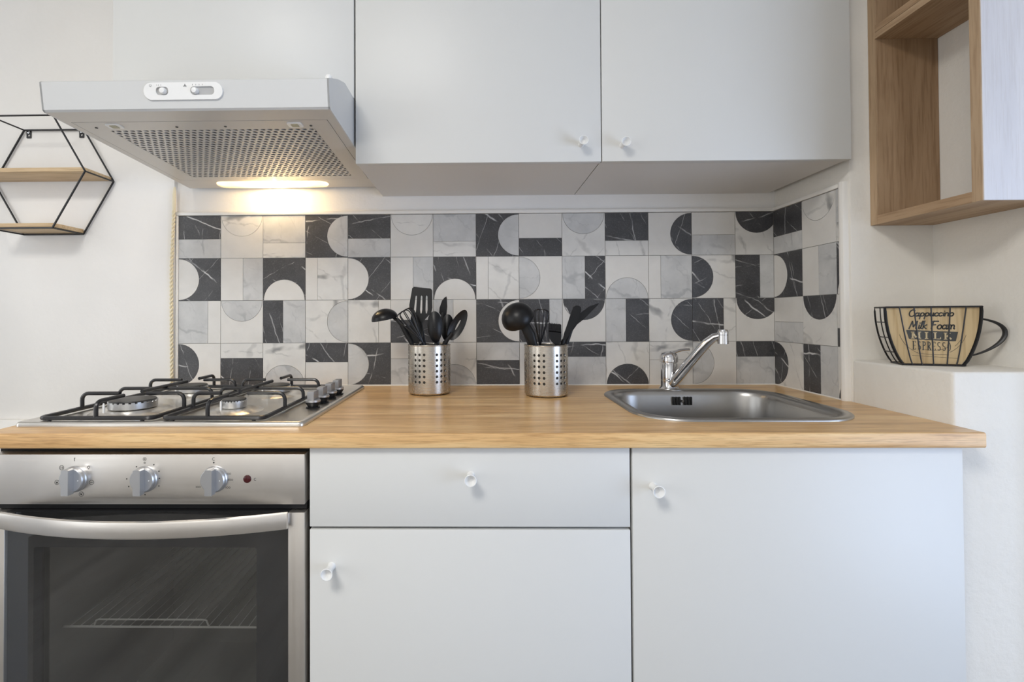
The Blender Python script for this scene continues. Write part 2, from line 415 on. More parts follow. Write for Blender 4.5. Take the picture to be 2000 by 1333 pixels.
# grout bed seen in the joints
MB().box(X0-.002, XR+.002, .0022, YW, ZC+.001, ZT).build('grout_bed', GROUT, WB)
MB().box(XR+.0022, XP, -.277, 0, ZC+.001, ZT).build('grout_bed', GROUT, WN)
# edge trims
def trimbar(n, mb): return mb.build('trim_%d' % n, PVC, kind=st)
trimbar(1, MB().box(X0-.010, XR, -.003, YW, ZT+.001, ZT+.012, .002))
trimbar(2, MB().box(XR-.003, XP, -.277, .0, ZT+.001, ZT+.012, .002))
v = MB()
pr = [(XP, -.2775), (XR-.002, -.2775), (XR-.0038, -.281), (XR-.0036, -.286), (XR-.001, -.291), (XR+.004, -.2935), (XP, -.294)]
trimbar(3, v.prism(pr, XY, ZC, ZT+.014))
trimbar(4, MB().box(X0-.0095, X0-.0005, -.002, YW, ZC, ZT+.001, .002))

# ------------------------------------------------------------------ worktop
def outline_sink(d): 
    return rrect(.332+d, .804-d, -.527+d, -.108-d, max(.02, .105-d*.8), 8)
HX0, HX1, HY0, HY1 = -.925, -.347, -.565, -.045
wt = MB()
outer = [(-.936, -.617), (.9165, -.617), (.9165, .0), (XR-.001, .0), (XR-.001, .0), (-.936, .0)]
outer = [(-.936, -.617), (.9165, -.617), (.9165, .0), (-.936, .0)]
holes = [outline_sink(.012)[::-1], rrect(HX0+.02, HX1-.02, HY0+.02, HY1-.02, .02, 3)[::-1]]
wt.holed(outer, holes, XY, ZC-.028, ZC)
wt.rings([[(x, -.617, ZC-.028), (x, -.6195, ZC-.0265), (x, -.6205, ZC-.024), (x, -.6205, ZC-.004), (x, -.6195, ZC-.0012), (x, -.617, ZC)] for x in (-.936, .9165)], closed=True)
tag(wt.build('worktop', OAK, smooth=30), 'oak-effect laminate worktop holding the hob and the inset sink', 'worktop')
# sealant bead where tiles meet the worktop
MB().tube([(X0, -.0005, ZC+.0015), (XR-.001, -.0005, ZC+.0015), (XR-.001, -.277, ZC+.0015)], .0022, 6).build('trim_6', PVC, kind=st)

# ------------------------------------------------------------------ cabinets
def knob(parent, x, y, z, ln=.032):
    prof = [(.0, 0), (.0075, 0), (.0065, .004), (.0062, .010), (.0085, ln-.006), (.0108, ln-.001), (.0112, ln), (.0102, ln+.0005), (.0088, ln-.004), (.005, ln-.010), (.0, ln-.011)]
    return MB().lathe(prof, 24, (x, y, z), (0, -1, 0), cap0=False, cap1=False).build('knob', WPLAST, parent, 40)
def carcass(root, x0, x1, y0, y1, z0, z1, mt=CARC, back=True, top=True):
    b = MB(); t_ = .016
    b.box(x0, x0+t_, y0, y1, z0, z1).box(x1-t_, x1, y0, y1, z0, z1).box(x0+t_, x1-t_, y0, y1, z0, z0+t_)
    if top: b.box(x0+t_, x1-t_, y0, y1, z1-t_, z1)
    if back: b.box(x0+t_, x1-t_, y1-.006, y1, z0+t_, z1-t_)
    return b.build('body', mt, root, 0)
UX = [-.9025, -.3025, .2975, .8975]; UZ = 1.489
ulab = ['white wall cabinet above the cooker hood, its door without a visible knob', 'middle white wall cabinet between hood and right-hand cabinet, knob at lower right', 'rightmost white wall cabinet beside the wooden shelf, knob at lower left']
for i in range(3):
    x0, x1 = UX[i], UX[i+1]; zb = 1.655 if i == 0 else UZ+.0035
    root = thing('wall_cabinet', ulab[i], 'cabinet', ((x0+x1)/2, -.16, zb), 'white wall cabinets in a row')
    carcass(root, x0+.0012, x1-.0012, -.3145, YW-.0005, zb, 2.22)
    d = MB().box(x0+(.001 if i == 0 else .0016), x1-(.0022 if i == 0 else .001), -.335, -.317, zb-.0035, 2.218, .0012).build('door', LAC, root)
    if i == 1: knob(d, .248, -.335, 1.5305)
    if i == 2: knob(d, .348, -.335, 1.5265)
# base units
BX = [-.321, .2805, .8880]
root = thing('base_cabinet', 'white base cabinet with one drawer over one door, right of the oven', 'cabinet', (-.02, -.3, .1), 'white base cabinets')
carcass(root, BX[0]+.001, BX[1]-.001, -.585, -.02, .1, ZC-.0285, top=False)
MB().box(BX[0]+.004, BX[1]-.004, -.545, -.53, 0, .099).build('plinth', LAC, root)
d = MB().box(BX[0]+.0005, BX[1]-.0028, -.606, -.588, .7225, ZC-.0305, .0015).build('drawer', LAC, root); knob(d, -.018, -.606, .8186)
d = MB().box(BX[0]+.0005, BX[1]-.0028, -.606, -.588, .112, .7175, .0015).build('door', LAC, root); knob(d, -.279, -.606, .6495)
root = thing('base_cabinet', 'white base cabinet with one tall door, under the sink', 'cabinet', (.58, -.3, .1), 'white base cabinets')
carcass(root, BX[1]+.001, BX[2]-.001, -.585, -.02, .1, ZC-.0285, top=False)
MB().box(BX[1]+.004, BX[2]-.004, -.545, -.53, 0, .099).build('plinth', LAC, root)
d = MB().box(BX[1]+.0018, BX[2], -.606, -.588, .112, ZC-.0305, .0015).build('door', LAC, root); knob(d, .320, -.606, .7985)
# housing around the oven, coloured near black to paint in the gap shade
root = thing('oven_housing', 'housing panels, near black for the shade of the gaps, around the built-in oven under the hob', 'cabinet', (-.63, -.3, .1))
for q in (-.934, -.3265): MB().box(q, q+.004, -.58, -.02, .0, ZC-.0285).build('side_panel', DARK, root, 0)
MB().box(-.929, -.3255, -.56, -.03, .10, .116).build('shelf', DARK, root, 0)
MB().box(-.929, -.3255, -.54, -.03, ZC-.034, ZC-.029).build('top_rail', DARK, root, 0)

# ------------------------------------------------------------------ oven
OX0, OX1 = -.926, -.3285
ov = thing('oven', 'built-in stainless steel oven with black glass door and bowed handle', 'oven', (-.627, -.3, .117))
# cavity
cv = MB(); cx0, cx1, cy0, cy1, cz0, cz1 = -.868, -.396, -.575, -.14, .20, .70
cv.box(cx0-.01, cx0, cy0, cy1, cz0, cz1).box(cx1, cx1+.01, cy0, cy1, cz0, cz1).box(cx0, cx1, cy0, cy1, cz0-.01, cz0).box(cx0, cx1, cy0, cy1, cz1, cz1+.01).box(cx0-.01, cx1+.01, cy1, cy1+.01, cz0-.01, cz1+.01)
cv.build('cavity', plain('oven_enamel', (.13, .14, .135), .3), ov, 0)
rk = MB()
zr = .478; rk.tube([(cx0+.004, -.515, zr), (cx1-.004, -.515, zr)], .0022, 6).tube([(cx0+.004, -.16, zr), (cx1-.004, -.16, zr)], .0022, 6)
for i in range(22):
    x = cx0+.02+i*(cx1-cx0-.04)/21; rk.tube([(x, -.515, zr+.002), (x, -.16, zr+.002)], .0009, 5)
rk.tube([(-.80, -.515, zr), (-.795, -.515, zr+.013), (-.79, -.515, zr+.015), (-.57, -.515, zr+.015), (-.565, -.515, zr+.013), (-.56, -.515, zr)], .0018, 6)
rk.build('wire_rack', plain('rack_wire', (.55, .55, .54), .35, .3), ov)
# control panel
MB().box(OX0, OX1, -.610, -.56, .7655, .8590, .0012).build('control_panel', STEEL, ov)
MB().box(OX0+.002, OX1-.001, -.595, -.56, .752, .7655).build('gap_strip', DARK, ov, 0)
MB().box(OX0+.001, OX1-.001, -.585, -.03, .8595, .866).build('gap_strip', DARK, ov, 0)
def oven_knob(x, z, tilt):
    k = MB().lathe([(.0, 0), (.0245, 0), (.0245, .004), (.0232, .0055), (.0228, .0105), (.0212, .0122), (0, .0124)], 32, (x, -.610, z), (0, -1, 0)).build('knob', SATIN, ov)
    c_, s2 = math.cos(tilt), math.sin(tilt)
    def R(a, b): return (x+a*c_-b*s2, z+a*s2+b*c_)
    g = MB(); hw = .0066; hh = .0235
    prof = [(-hw, -hh), (hw, -hh), (hw, hh*.92), (hw*.6, hh), (-hw*.6, hh), (-hw, hh*.92)]
    g.prism([R(a, b) for a, b in prof], XZ, -.6222, -.6352)
    g.build('grip', SATIN, k, 30)
    MB().lathe([(.0009, 0), (.0009, .0006), (0, .0006)], 8, R(.0145, 0)[0:1]+(-.6222,)+R(.0145, 0)[1:2], (0, -1, 0)).build('pointer_dot', WPLAST, k, 0)
for x, t_ in ((-.7615, .0), (-.6285, .0), (-.4965, .0)): oven_knob(x, .8135, t_)
MB().lathe([(.0075, 0), (.0072, .0016), (.004, .0028), (0, .003)], 20, (-.436, -.610, .8132), (0, -1, 0)).build('indicator_light', RED, ov)
# printed symbols around the knobs
sy = MB(); YS = -.6102
def ring(mb, x, z, r, w=.0004, y=YS, n=16, a0=0, a1=2*PI):
    p0 = [(x+(r+w)*math.cos(a0+(a1-a0)*i/n), z+(r+w)*math.sin(a0+(a1-a0)*i/n)) for i in range(n+1)]
    p1 = [(x+(r-w)*math.cos(a0+(a1-a0)*i/n), z+(r-w)*math.sin(a0+(a1-a0)*i/n)) for i in range(n+1)]
    for i in range(n):
        mb.add([(p0[i][0], y, p0[i][1]), (p0[i+1][0], y, p0[i+1][1]), (p1[i+1][0], y, p1[i+1][1]), (p1[i][0], y, p1[i][1])], [(0, 1, 2, 3)])
def bar(mb, x0, z0, x1, z1, w=.0005, y=YS):
    d = Vector((x1-x0, 0, z1-z0)); n_ = Vector((-d.z, 0, d.x)).normalized()*w
    a, b = Vector((x0, y, z0)), Vector((x1, y, z1)); mb.add([a+n_, b+n_, b-n_, a-n_], [(0, 1, 2, 3)])
def ox(px): return -.905+px*.000968
def oz(py): return .8142-(py-935)*.00095
for px, py, kind in ((121,914,'a'),(112,943,'b'),(180,943,'c'),(160,966,'d'),(123,959,'e'),(174,913,'f'),(148,898,'g')):
    x, z = ox(px), oz(py)
    if kind in 'abcd': ring(sy, x, z, .0042)
    if kind == 'a': bar(sy, x-.0014, z-.002, x-.0014, z+.002); bar(sy, x+.0014, z-.002, x+.0014, z+.002)
    if kind in 'bd': bar(sy, x-.0015, z+.0012, x, z-.0018, .0008); bar(sy, x+.0015, z+.0012, x, z-.0018, .0008)
    if kind == 'c': bar(sy, x-.0024, z, x+.0024, z)
    if kind == 'e': bar(sy, x-.003, z-.0015, x+.003, z-.0015, .0006); bar(sy, x-.0014, z+.0008, x+.0014, z+.0008, .0004); 
    if kind == 'f': ring(sy, x, z, .0022); bar(sy, x-.001, z-.0035, x+.001, z-.0035)
    if kind == 'g': bar(sy, x-.002, z-.003, x-.002, z+.003); bar(sy, x-.002, z+.003, x, z+.003)
ring(sy, ox(284), oz(897), .003); ring(sy, ox(284), oz(897), .0008, .0005); ring(sy, ox(284), oz(904.5), .0014)
for px, py in ((249,936),(253,951),(285,967),(302,908),(312,921),(313,935),(312,950),(268,912)): ring(sy, ox(px), oz(py), .0008, .0006, n=8)
ring(sy, ox(419), oz(897), .0026, .0004, a0=.9, a1=5.4); ring(sy, ox(419), oz(904), .0009, .0008, n=10)
for px, py in ((446,953),(388,952),(451,938),(447,926)):
    x, z = ox(px), oz(py); bar(sy, x-.003, z-.0018, x-.003, z+.0018, .0004); ring(sy, x, z, .0015, .0003, n=10); ring(sy, x+.0038, z, .0015, .0003, n=10)
ring(sy, ox(500), oz(937), .0024, .0004, a0=.9, a1=5.4)
sy.build('printed_symbols', INK, ov, 0, kind='stuff')
# door
DZ0, DZ1 = .125, .7505
door = MB().holed([(-.896, DZ0), (-.360, DZ0), (-.360, DZ1), (-.896, DZ1)], [rrect(-.846, -.4215, .21, .6825, .004, 3)[::-1]], XZ, -.6035, -.580).build('door', DARK, ov, 0)
MB().box(OX0, -.8965, -.610, -.578, DZ0, DZ1, .001).build('door_stile', STEEL_Z, door)
MB().box(-.3595, OX1, -.610, -.578, DZ0, DZ1, .001).build('door_stile', STEEL_Z, door)
MB().box(-.896, -.360, -.6085, -.6045, DZ0, DZ1).build('glass_pane', OVENGLASS, door, 0)
MB().box(-.846, -.4215, -.586, -.583, .21, .6825).build('inner_pane', OVENGLASS, door, 0)
hd = MB(); n = 28; rg = []
for i in range(n+1):
    t = -1+2*i/n; x = -.6245+t*.2685; y = -.6185-.0435*(1-t*t)
    hz = .0155
    rg.append([(x, y, .7405-hz+.002), (x, y-.0015, .7405-hz), (x, y-.006, .7405-hz+.001), (x, y-.0075, .7405-hz+.004), (x, y-.0075, .7405+hz-.004), (x, y-.006, .7405+hz-.001), (x, y-.0015, .7405+hz), (x, y, .7405+hz-.002)])
hd.rings(rg)
hd.box(-.888, -.876, -.6205, -.609, .730, .751, .001).box(-.373, -.361, -.6205, -.609, .730, .751, .001)
hd.build('handle', STEEL, door, 30)

# ------------------------------------------------------------------ gas hob
hb = thing('gas_hob', 'stainless steel four-burner gas hob set into the worktop', 'hob', (-.636, -.305, ZC))
ZP = ZC+.0095
pl = MB()
ol = lambda d, z: [(x, y, z) for x, y in rrect(HX0+d, HX1-d, HY0+d, HY1-d, max(.004, .012-d), 4)]
pl.rings([ol(.0, ZC+.0003), ol(.0, ZC+.005), ol(.0015, ZC+.0078), ol(.0045, ZP), ol(.012, ZP), ol(.016, ZP-.001)])
pl.build('plate', HOBST, hb, 50)
YB = (-.442, -.214); XB = {'L': -.771, 'R': -.545}
BUR = [(XB['L'], YB[0], .047), (XB['L'], YB[1], .037), (XB['R'], YB[0], .026), (XB['R'], YB[1], .036)]
for x, y, r in BUR:
    b = MB().lathe([(r+.036, -.0008), (r+.032, .0012), (r+.018, .0052), (r+.006, .0068), (r-.004, .0068)], 40, (x, y, ZP-.0008), cap0=False, cap1=False).build('burner_well', HOBST, hb)
    n = 48; rings_ = []
    prof = [(r*.80, .004), (r*.90, .0062), (r*.97, .0075), (r*1.0, .009), (r*1.0, .0205), (r*.96, .0215)]
    b2 = MB().lathe(prof, n, (x, y, ZP), cap0=False).build('burner_ring', BURN, hb)
    tt = MB()
    for i in range(26):
        a = 2*PI*i/26; c_, s2 = math.cos(a), math.sin(a); w = r*.07
        tt.add([(x+c_*q*r-s2*k*w, y+s2*q*r+c_*k*w, ZP+h) for q in (.8, 1.0) for k in (-1, 1) for h in (.0205, .0232)],
               [(0, 1, 3, 2), (4, 6, 7, 5), (0, 4, 5, 1), (2, 3, 7, 6), (1, 5, 7, 3)])
    tt.build('flame_teeth', BURN, b2, 0)
    MB().lathe([(r*.80, .021), (r*.93, .0228), (r*.96, .0242), (r*.93, .0262), (r*.6, .0270), (0, .0272)], 40, (x, y, ZP), cap0=False).build('burner_cap', CAPB, hb)
    MB().lathe([(.0022, 0), (.0022, .022), (.0012, .025), (0, .0255)], 10, (x-r*.55, y-r*1.13, ZP)).build('spark_plug', WPLAST, hb)
def arch(p0, p1, zt, r=.004, bend=.014, z0=None):
    """rod standing at p0, bent towards p1"""
    z0 = ZP+.004 if z0 is None else z0
    d = (Vector(p1)-Vector(p0)); d.normalize(); P = [(p0[0], p0[1], z0)]
    for i in range(6):
        a = PI/2*i/5; P.append((p0[0]+d.x*bend*(1-math.cos(a)), p0[1]+d.y*bend*(1-math.cos(a)), zt-bend+bend*math.sin(a)))
    P.append((p1[0], p1[1], zt)); return P
ZG = ZP+.0052; ZTOP = ZC+.0475
def grate(x0, x1, xb, lab):
    g = MB(); y0, y1 = -.549, -.108; ym = -.328
    fr_ = [(x, y, ZG) for x, y in rrect(x0, x1, y0, y1, .012, 4)]
    g.tube(fr_, .0046, 8, loop=True)
    o = g.build('pan_support', IRON, hb); o['label'] = lab
    F = MB()
    for yb in YB:
        F.tube(arch((x0, yb), (xb-.030, yb), ZTOP), .0042, 8); F.tube(arch((x1, yb), (xb+.030, yb), ZTOP), .0042, 8)
    F.tube(arch((xb, y0), (xb, YB[0]-.030), ZTOP), .0042, 8); F.tube(arch((xb, y1), (xb, YB[1]+.030), ZTOP), .0042, 8)
    A = arch((x0, ym), (xb, ym), ZTOP-.006); Bq = arch((x1, ym), (xb, ym), ZTOP-.006)
    F.tube(A[:-1]+Bq[:-1][::-1], .0042, 8)
    F.tube([(xb, YB[0]+.028, ZTOP), (xb, YB[1]-.028, ZTOP)], .0044, 8)
    F.build('support_fingers', IRON, o)
    for fx in (x0+.02, x1-.02):
        for fy_ in (y0, y1): MB().lathe([(.004, 0), (.0035, .004)], 8, (fx, fy_, ZP-.0006)).build('rubber_foot', BLACK, o, 0)
grate(-.886, -.657, XB['L'], 'left black pan support'); grate(-.636, -.432, XB['R'], 'right black pan support')
for y in (-.409, -.343, -.279, -.215):
    x = -.381
    k = MB().lathe([(.0155, 0), (.0155, .001), (.0115, .0012), (.0115, .003), (.0165, .011), (.0165, .0125)], 28, (x, y, ZP)).build('control_knob', BLACK, hb)
    MB().lathe([(.0162, .0125), (.0172, .0135), (.0172, .0165), (.0155, .0185), (0, .0187)], 28, (x, y, ZP), cap0=False).build('knob_disc', SATIN, k)
    MB().box(x-.0078, x+.0078, y-.0165, y+.0165, ZP+.018, ZP+.038, .0012).build('grip', KNOBG, k, 30)

# ------------------------------------------------------------------ cooker hood
HXL, HXR = -.9045, -.3055
hood = thing('cooker_hood', 'white under-cabinet cooker hood with perforated filter and lit lamp', 'cooker hood', (-.605, -.26, 1.515))
def zu(y): return 1.5185+(-y)/.522*.0255        # underside height
bd = MB()
side = [(-.522, 1.5440), (-.5265, 1.5475), (-.534, 1.602), (-.530, 1.6055), (-.47, 1.632), (-.415, 1.650), (-.02, 1.652), (-.005, 1.60), (-.005, 1.5190)]
for x in (HXL, HXR):
    sgn = 1 if x == HXL else -1
    bd.prism(side, lambda a, c, h: (h, a, c), x, x+sgn*.004)
for i in range(6):      # front face and roof as one folded sheet
    (ya, za), (yb, zb) = side[i], side[i+1]
    bd.add([(HXL, ya, za), (HXR, ya, za), (HXR, yb, zb), (HXL, yb, zb)], [(0, 1, 2, 3)])
bd.add([(HXL, -.006, 1.519), (HXR, -.006, 1.519), (HXR, -.006, 1.65), (HXL, -.006, 1.65)], [(0, 1, 2, 3)])
bd.build('body', ENAMEL, hood, 30)
FX0, FX1, FY0, FY1 = -.886, -.328, -.474, -.083
def under(name, x0, x1, y0, y1, dz=0, mt=ENAMEL, th=.002):
    return MB().add([(x, y, zu(y)+dz+t_) for t_ in (0, th) for x, y in ((x0, y0), (x1, y0), (x1, y1), (x0, y1))],
        [(0, 1, 2, 3), (7, 6, 5, 4), (0, 4, 5, 1), (1, 5, 6, 2), (2, 6, 7, 3), (3, 7, 4, 0)])
GREY = plain('filter_grey', (.64, .61, .565), .35, .25)
ub = under('u', HXL+.003, HXR-.003, -.522, FY0-.0012)
for q in (under('u', HXL+.003, FX0-.0012, FY0-.0012, FY1+.0012), under('u', FX1+.0012, HXR-.003, FY0-.0012, FY1+.0012)): ub.add(q.v, q.f)
LX0, LX1, LY0, LY1 = -.797, -.458, -.070, -.014
lens_o = rrect(LX0, LX1, LY0, LY1, .0275, 8)
ub.holed([(HXL+.003, FY1+.0012), (HXR-.003, FY1+.0012), (HXR-.003, -.005), (HXL+.003, -.005)], [lens_o[::-1]], lambda a, c, h: (a, c, zu(c)+h), 0, .002)
ub.build('underside_frame', GREY, hood, 0)
# perforated filter
hx0, hx1, hy0, hy1 = -.841, -.368, -.434, -.103
flt = MB()
a_ = .0157; rw = a_*math.sqrt(3)/2; R = a_/math.sqrt(3); rh = .0055
nr = int((hy1-hy0)/rw); nc = int((hx1-hx0)/a_)
for r in range(nr):
    for c in range(nc):
        cx_ = hx0+a_*(c+.5+.5*(r % 2)); cy_ = hy0+rw*(r+.5)
        o_ = [(cx_+R*math.cos(PI/6+PI/3*i), cy_+R*math.sin(PI/6+PI/3*i)) for i in range(6)]
        vs = []; 
        for i in range(12):
            a, b = o_[(i//2) % 6], o_[(i//2+1) % 6]
            p = a if i % 2 == 0 else ((a[0]+b[0])/2, (a[1]+b[1])/2); vs.append((p[0], p[1], zu(p[1])))
        inn = [(cx_+rh*math.cos(PI/6+2*PI*i/12), cy_+rh*math.sin(PI/6+2*PI*i/12)) for i in range(12)]
        vs += [(p[0], p[1], zu(p[1])) for p in inn]+[(p[0], p[1], zu(p[1])+.0022) for p in inn]
        flt.add(vs, [(i, (i+1) % 12, 12+(i+1) % 12, 12+i) for i in range(12)]+[(12+i, 12+(i+1) % 12, 24+(i+1) % 12, 24+i) for i in range(12)])
ex0, ex1 = hx0-.001, hx0+a_*(nc+.5)+.001; ey0, ey1 = hy0-R*.3, hy0+rw*nr+R*.3
fo = flt.build('perforated_filter', GREY, hood, 0)
fb = MB()
for q in (under('f', FX0, FX1, FY0, ey0+.006, -.0002), under('f', FX0, FX1, ey1-.006, FY1, -.0002), under('f', FX0, ex0+.008, ey0+.006, ey1-.006, -.0002), under('f', ex1-.008, FX1, ey0+.006, ey1-.006, -.0002)): fb.add(q.v, q.f)
fb.build('filter_frame', GREY, hood, 0)
bk = under('b', FX0, FX1, FY0, FY1, .008); bk.build('filter_backing', plain('filter_mesh', (.055, .045, .033), .7), hood, 0)
for x, y in ((-.806, -.455), (-.405, -.453)):
    l = MB().prism(rrect(x-.016, x+.016, y-.011, y+.011, .004, 3), lambda a, c, h: (a, c, zu(c)+h), -.0022, 0).build('latch', WPLAST, hood)
    MB().prism(rrect(x-.008, x+.008, y-.007, y+.007, .002, 2), lambda a, c, h: (a, c, zu(c)+h), -.003, -.002).build('latch_button', BEIGE, l)
for x, y in ((-.853, -.447), (-.672, -.447), (-.563, -.447), (-.372, -.447)):
    MB().lathe([(.003, -.0012), (.003, 0)], 10, (x, y, zu(y))).build('rivet', INK, hood, 0)
# lamp: recess, bulb, lens
rc = MB().rings([[(x, y, zu(y)+h) for x, y in rrect(LX0-d, LX1+d, LY0-d*.4, LY1+d*.2, .0275, 8)] for h, d in ((.001, .0), (.03, .0))], cap0=False)
rc.build('lamp_recess', WPLAST, hood)
MB().lathe([(0, -.022), (.005, -.018), (.008, -.004), (.008, .01), (.005, .02), (.004, .028), (0, .028)], 20, (-.63, -.042, 1.541), (1, 0, 0)).build('bulb', BULB, hood)
ln = [[(x, y, zu(y)+h) for x, y in rrect(LX0+d, LX1-d, LY0+d, LY1-d, .027-d, 8)] for h, d in ((.001, .0006), (-.003, .0012), (-.0045, .004), (-.005, .010))]
MB().rings(ln, cap0=False).build('lamp_lens', LENS, hood)
lb = bpy.data.lights.new('hood_bulb_light', 'POINT'); lb.energy = 1.8; lb.color = (1, .76, .46); lb.shadow_soft_size = .006
lo = bpy.data.objects.new('hood_bulb_light', lb); COL.objects.link(lo); lo.location = (-.625, -.038, 1.5235)
# switch panel on the fascia
def fy(z): return -.5265-(z-1.5475)/(1.602-1.5475)*.0075      # fascia plane
FA = lambda a, c, h: (a, fy(c)-h, c)
pz0, pz1, px0, px1 = 1.5635, 1.597, -.687, -.524
cap = rrect(px0, px1, pz0, pz1, .0165, 8)
s1 = rrect(-.6615, -.636, 1.5725, 1.589, .007, 5); s2_ = rrect(-.590, -.541, 1.5725, 1.589, .007, 5)
MB().holed(cap, [s1[::-1], s2_[::-1]], FA, .0, .0035).build('switch_plate', WPLAST, hood, 30)
SLOT = plain('slot_grey', (.45, .45, .45), .5)
for q in (s1, s2_): MB().prism(q, FA, -.0003, .0004).build('switch_slot', SLOT, hood, 0)
for x in (-.6465, -.5805):
    MB().lathe([(.0066, 0), (.0066, .005), (.005, .0085), (0, .0095)], 18, (x, fy(1.5808)-.0003, 1.5808), (0, -1, -.1)).build('slider', WPLAST, hood)
sm = MB()
YF = fy(1.592)-.0037
ring(sm, -.672, 1.5915, .0022, .0003, YF)
for x in (-.6585, -.655, -.650): bar(sm, x, 1.5903, x, 1.5935, .0003, YF)
for k in range(3):
    a = PI/2+k*2*PI/3; bar(sm, -.6005, 1.5905, -.6005+.0034*math.cos(a), 1.5905+.0034*math.sin(a), .0009, YF)
for x in (-.585, -.578, -.571, -.5645): bar(sm, x, 1.5905, x, 1.594, .0004, YF)
sm.build('printed_symbols', INKL, hood, 0, kind='stuff')
MB().lathe([(.0075, 0), (.0075, .006), (.005, .010), (0, .011)], 16, (-.316, -.50, 1.616)).build('hinge_cap', WPLAST, hood)
# twisted cable hanging from the hood
cb = thing('power_cable', 'cream twisted two-core cable hanging beside the tiles left of the backsplash', 'cable', (-.955, -.012, ZC+.01))
cx_ = lambda z: -.9495-.0085*min(1, max(0, (1.52-z)/.25))+(.001*math.sin(z*9))
def strand(ph):
    P = []
    for i in range(241):
        z = 1.455-i*(1.455-.903)/240; a = ph+z*2*PI/.026
        P.append((cx_(z)+.0026*math.cos(a), -.0095+.0026*math.sin(a), z))
    return MB().tube(P, .0028, 6)
strand(0).build('strand', ROPE, cb); strand(PI).build('strand', ROPE, cb)
MB().tube([(cx_(1.52)+.001, -.012, 1.522), (cx_(1.50), -.011, 1.50), (cx_(1.455), -.0095, 1.453), (cx_(1.45), -.0095, 1.446)], [.003, .0048, .0046, .003], 10).build('sleeve', ROPE, cb)

# ------------------------------------------------------------------ sink and tap
sk = thing('sink', 'stainless steel inset sink with rounded corners and overflow slots', 'sink', (.568, -.318, ZC))
prof = [(.0, .0002), (.0005, .0035), (.003, .0055), (.016, .0052), (.022, .0035), (.026, -.002), (.029, -.012), (.033, -.07), (.038, -.125), (.050, -.145), (.075, -.152), (.14, -.155)]
MB().rings([[(x, y, ZC+h) for x, y in outline_sink(d)] for d, h in prof], cap0=False).build('bowl', SINKST, sk, 60)
for i, x in enumerate((-.0243, -.0160, -.0077, .0077, .0160, .0243)):
    MB().box(.5645+x-.0023, .5645+x+.0023, -.1445, -.138, ZC-.036, ZC-.013, .0008).build('overflow_slot', DARK, sk)
MB().lathe([(.0042, 0), (.0040, .0015), (0, .002)], 14, (.5645, -.1435, ZC-.0245), (0, -1, 0)).build('overflow_screw', CHROME, sk)
MB().lathe([(.042, .0), (.04, .002), (.03, .0025), (.028, .0005), (0, .0005)], 28, (.568, -.318, ZC-.1548), cap0=False).build('drain', CHROME, sk)
fa = thing('tap', 'chrome single-lever mixer tap behind the sink with its spout swung right', 'tap', (.5525, -.078, ZC))
MB().lathe([(.0285, 0), (.0285, .002), (.0245, .006), (.0232, .010), (.0232, .026), (.0228, .0265), (.0232, .027), (.0232, .074), (.0215, .077)], 32, (.5525, -.078, ZC)).build('body', CHROME, fa)
cp = MB().lathe([(.0215, .077), (.0255, .0785), (.0258, .084), (.0250, .096), (.021, .104), (.012, .109), (0, .1105)], 32, (.5525, -.078, ZC), cap0=False)
hp = cp.build('lever_cap', CHROME, fa)
P = [(.553, -.079, ZC+.100), (.566, -.083, ZC+.108), (.582, -.088, ZC+.113), (.598, -.093, ZC+.1155), (.606, -.0955, ZC+.1155)]
MB().tube(P, [.016, .0125, .009, .0085, .0075], 12, flat=[.6, .45, .42, .4, .38]).build('lever', CHROME, hp)
P = [(.556, -.094, ZC+.016), (.562, -.104, ZC+.030), (.588, -.136, ZC+.082), (.608, -.159, ZC+.119), (.622, -.175, ZC+.142), (.634, -.187, ZC+.1555), (.649, -.201, ZC+.1615)]
MB().tube(P, [.0140, .0155, .0155, .0150, .0140, .0126, .0112], 14, flat=.9).build('spout', CHROME, fa, 50)
MB().lathe([(.0122, -.024), (.0136, -.0235), (.0136, -.001), (.0128, 0), (.0138, .001), (.0138, .010), (.0115, .0145), (0, .0155)], 24, (.6495, -.202, ZC+.1620)).build('aerator', CHROME, fa)

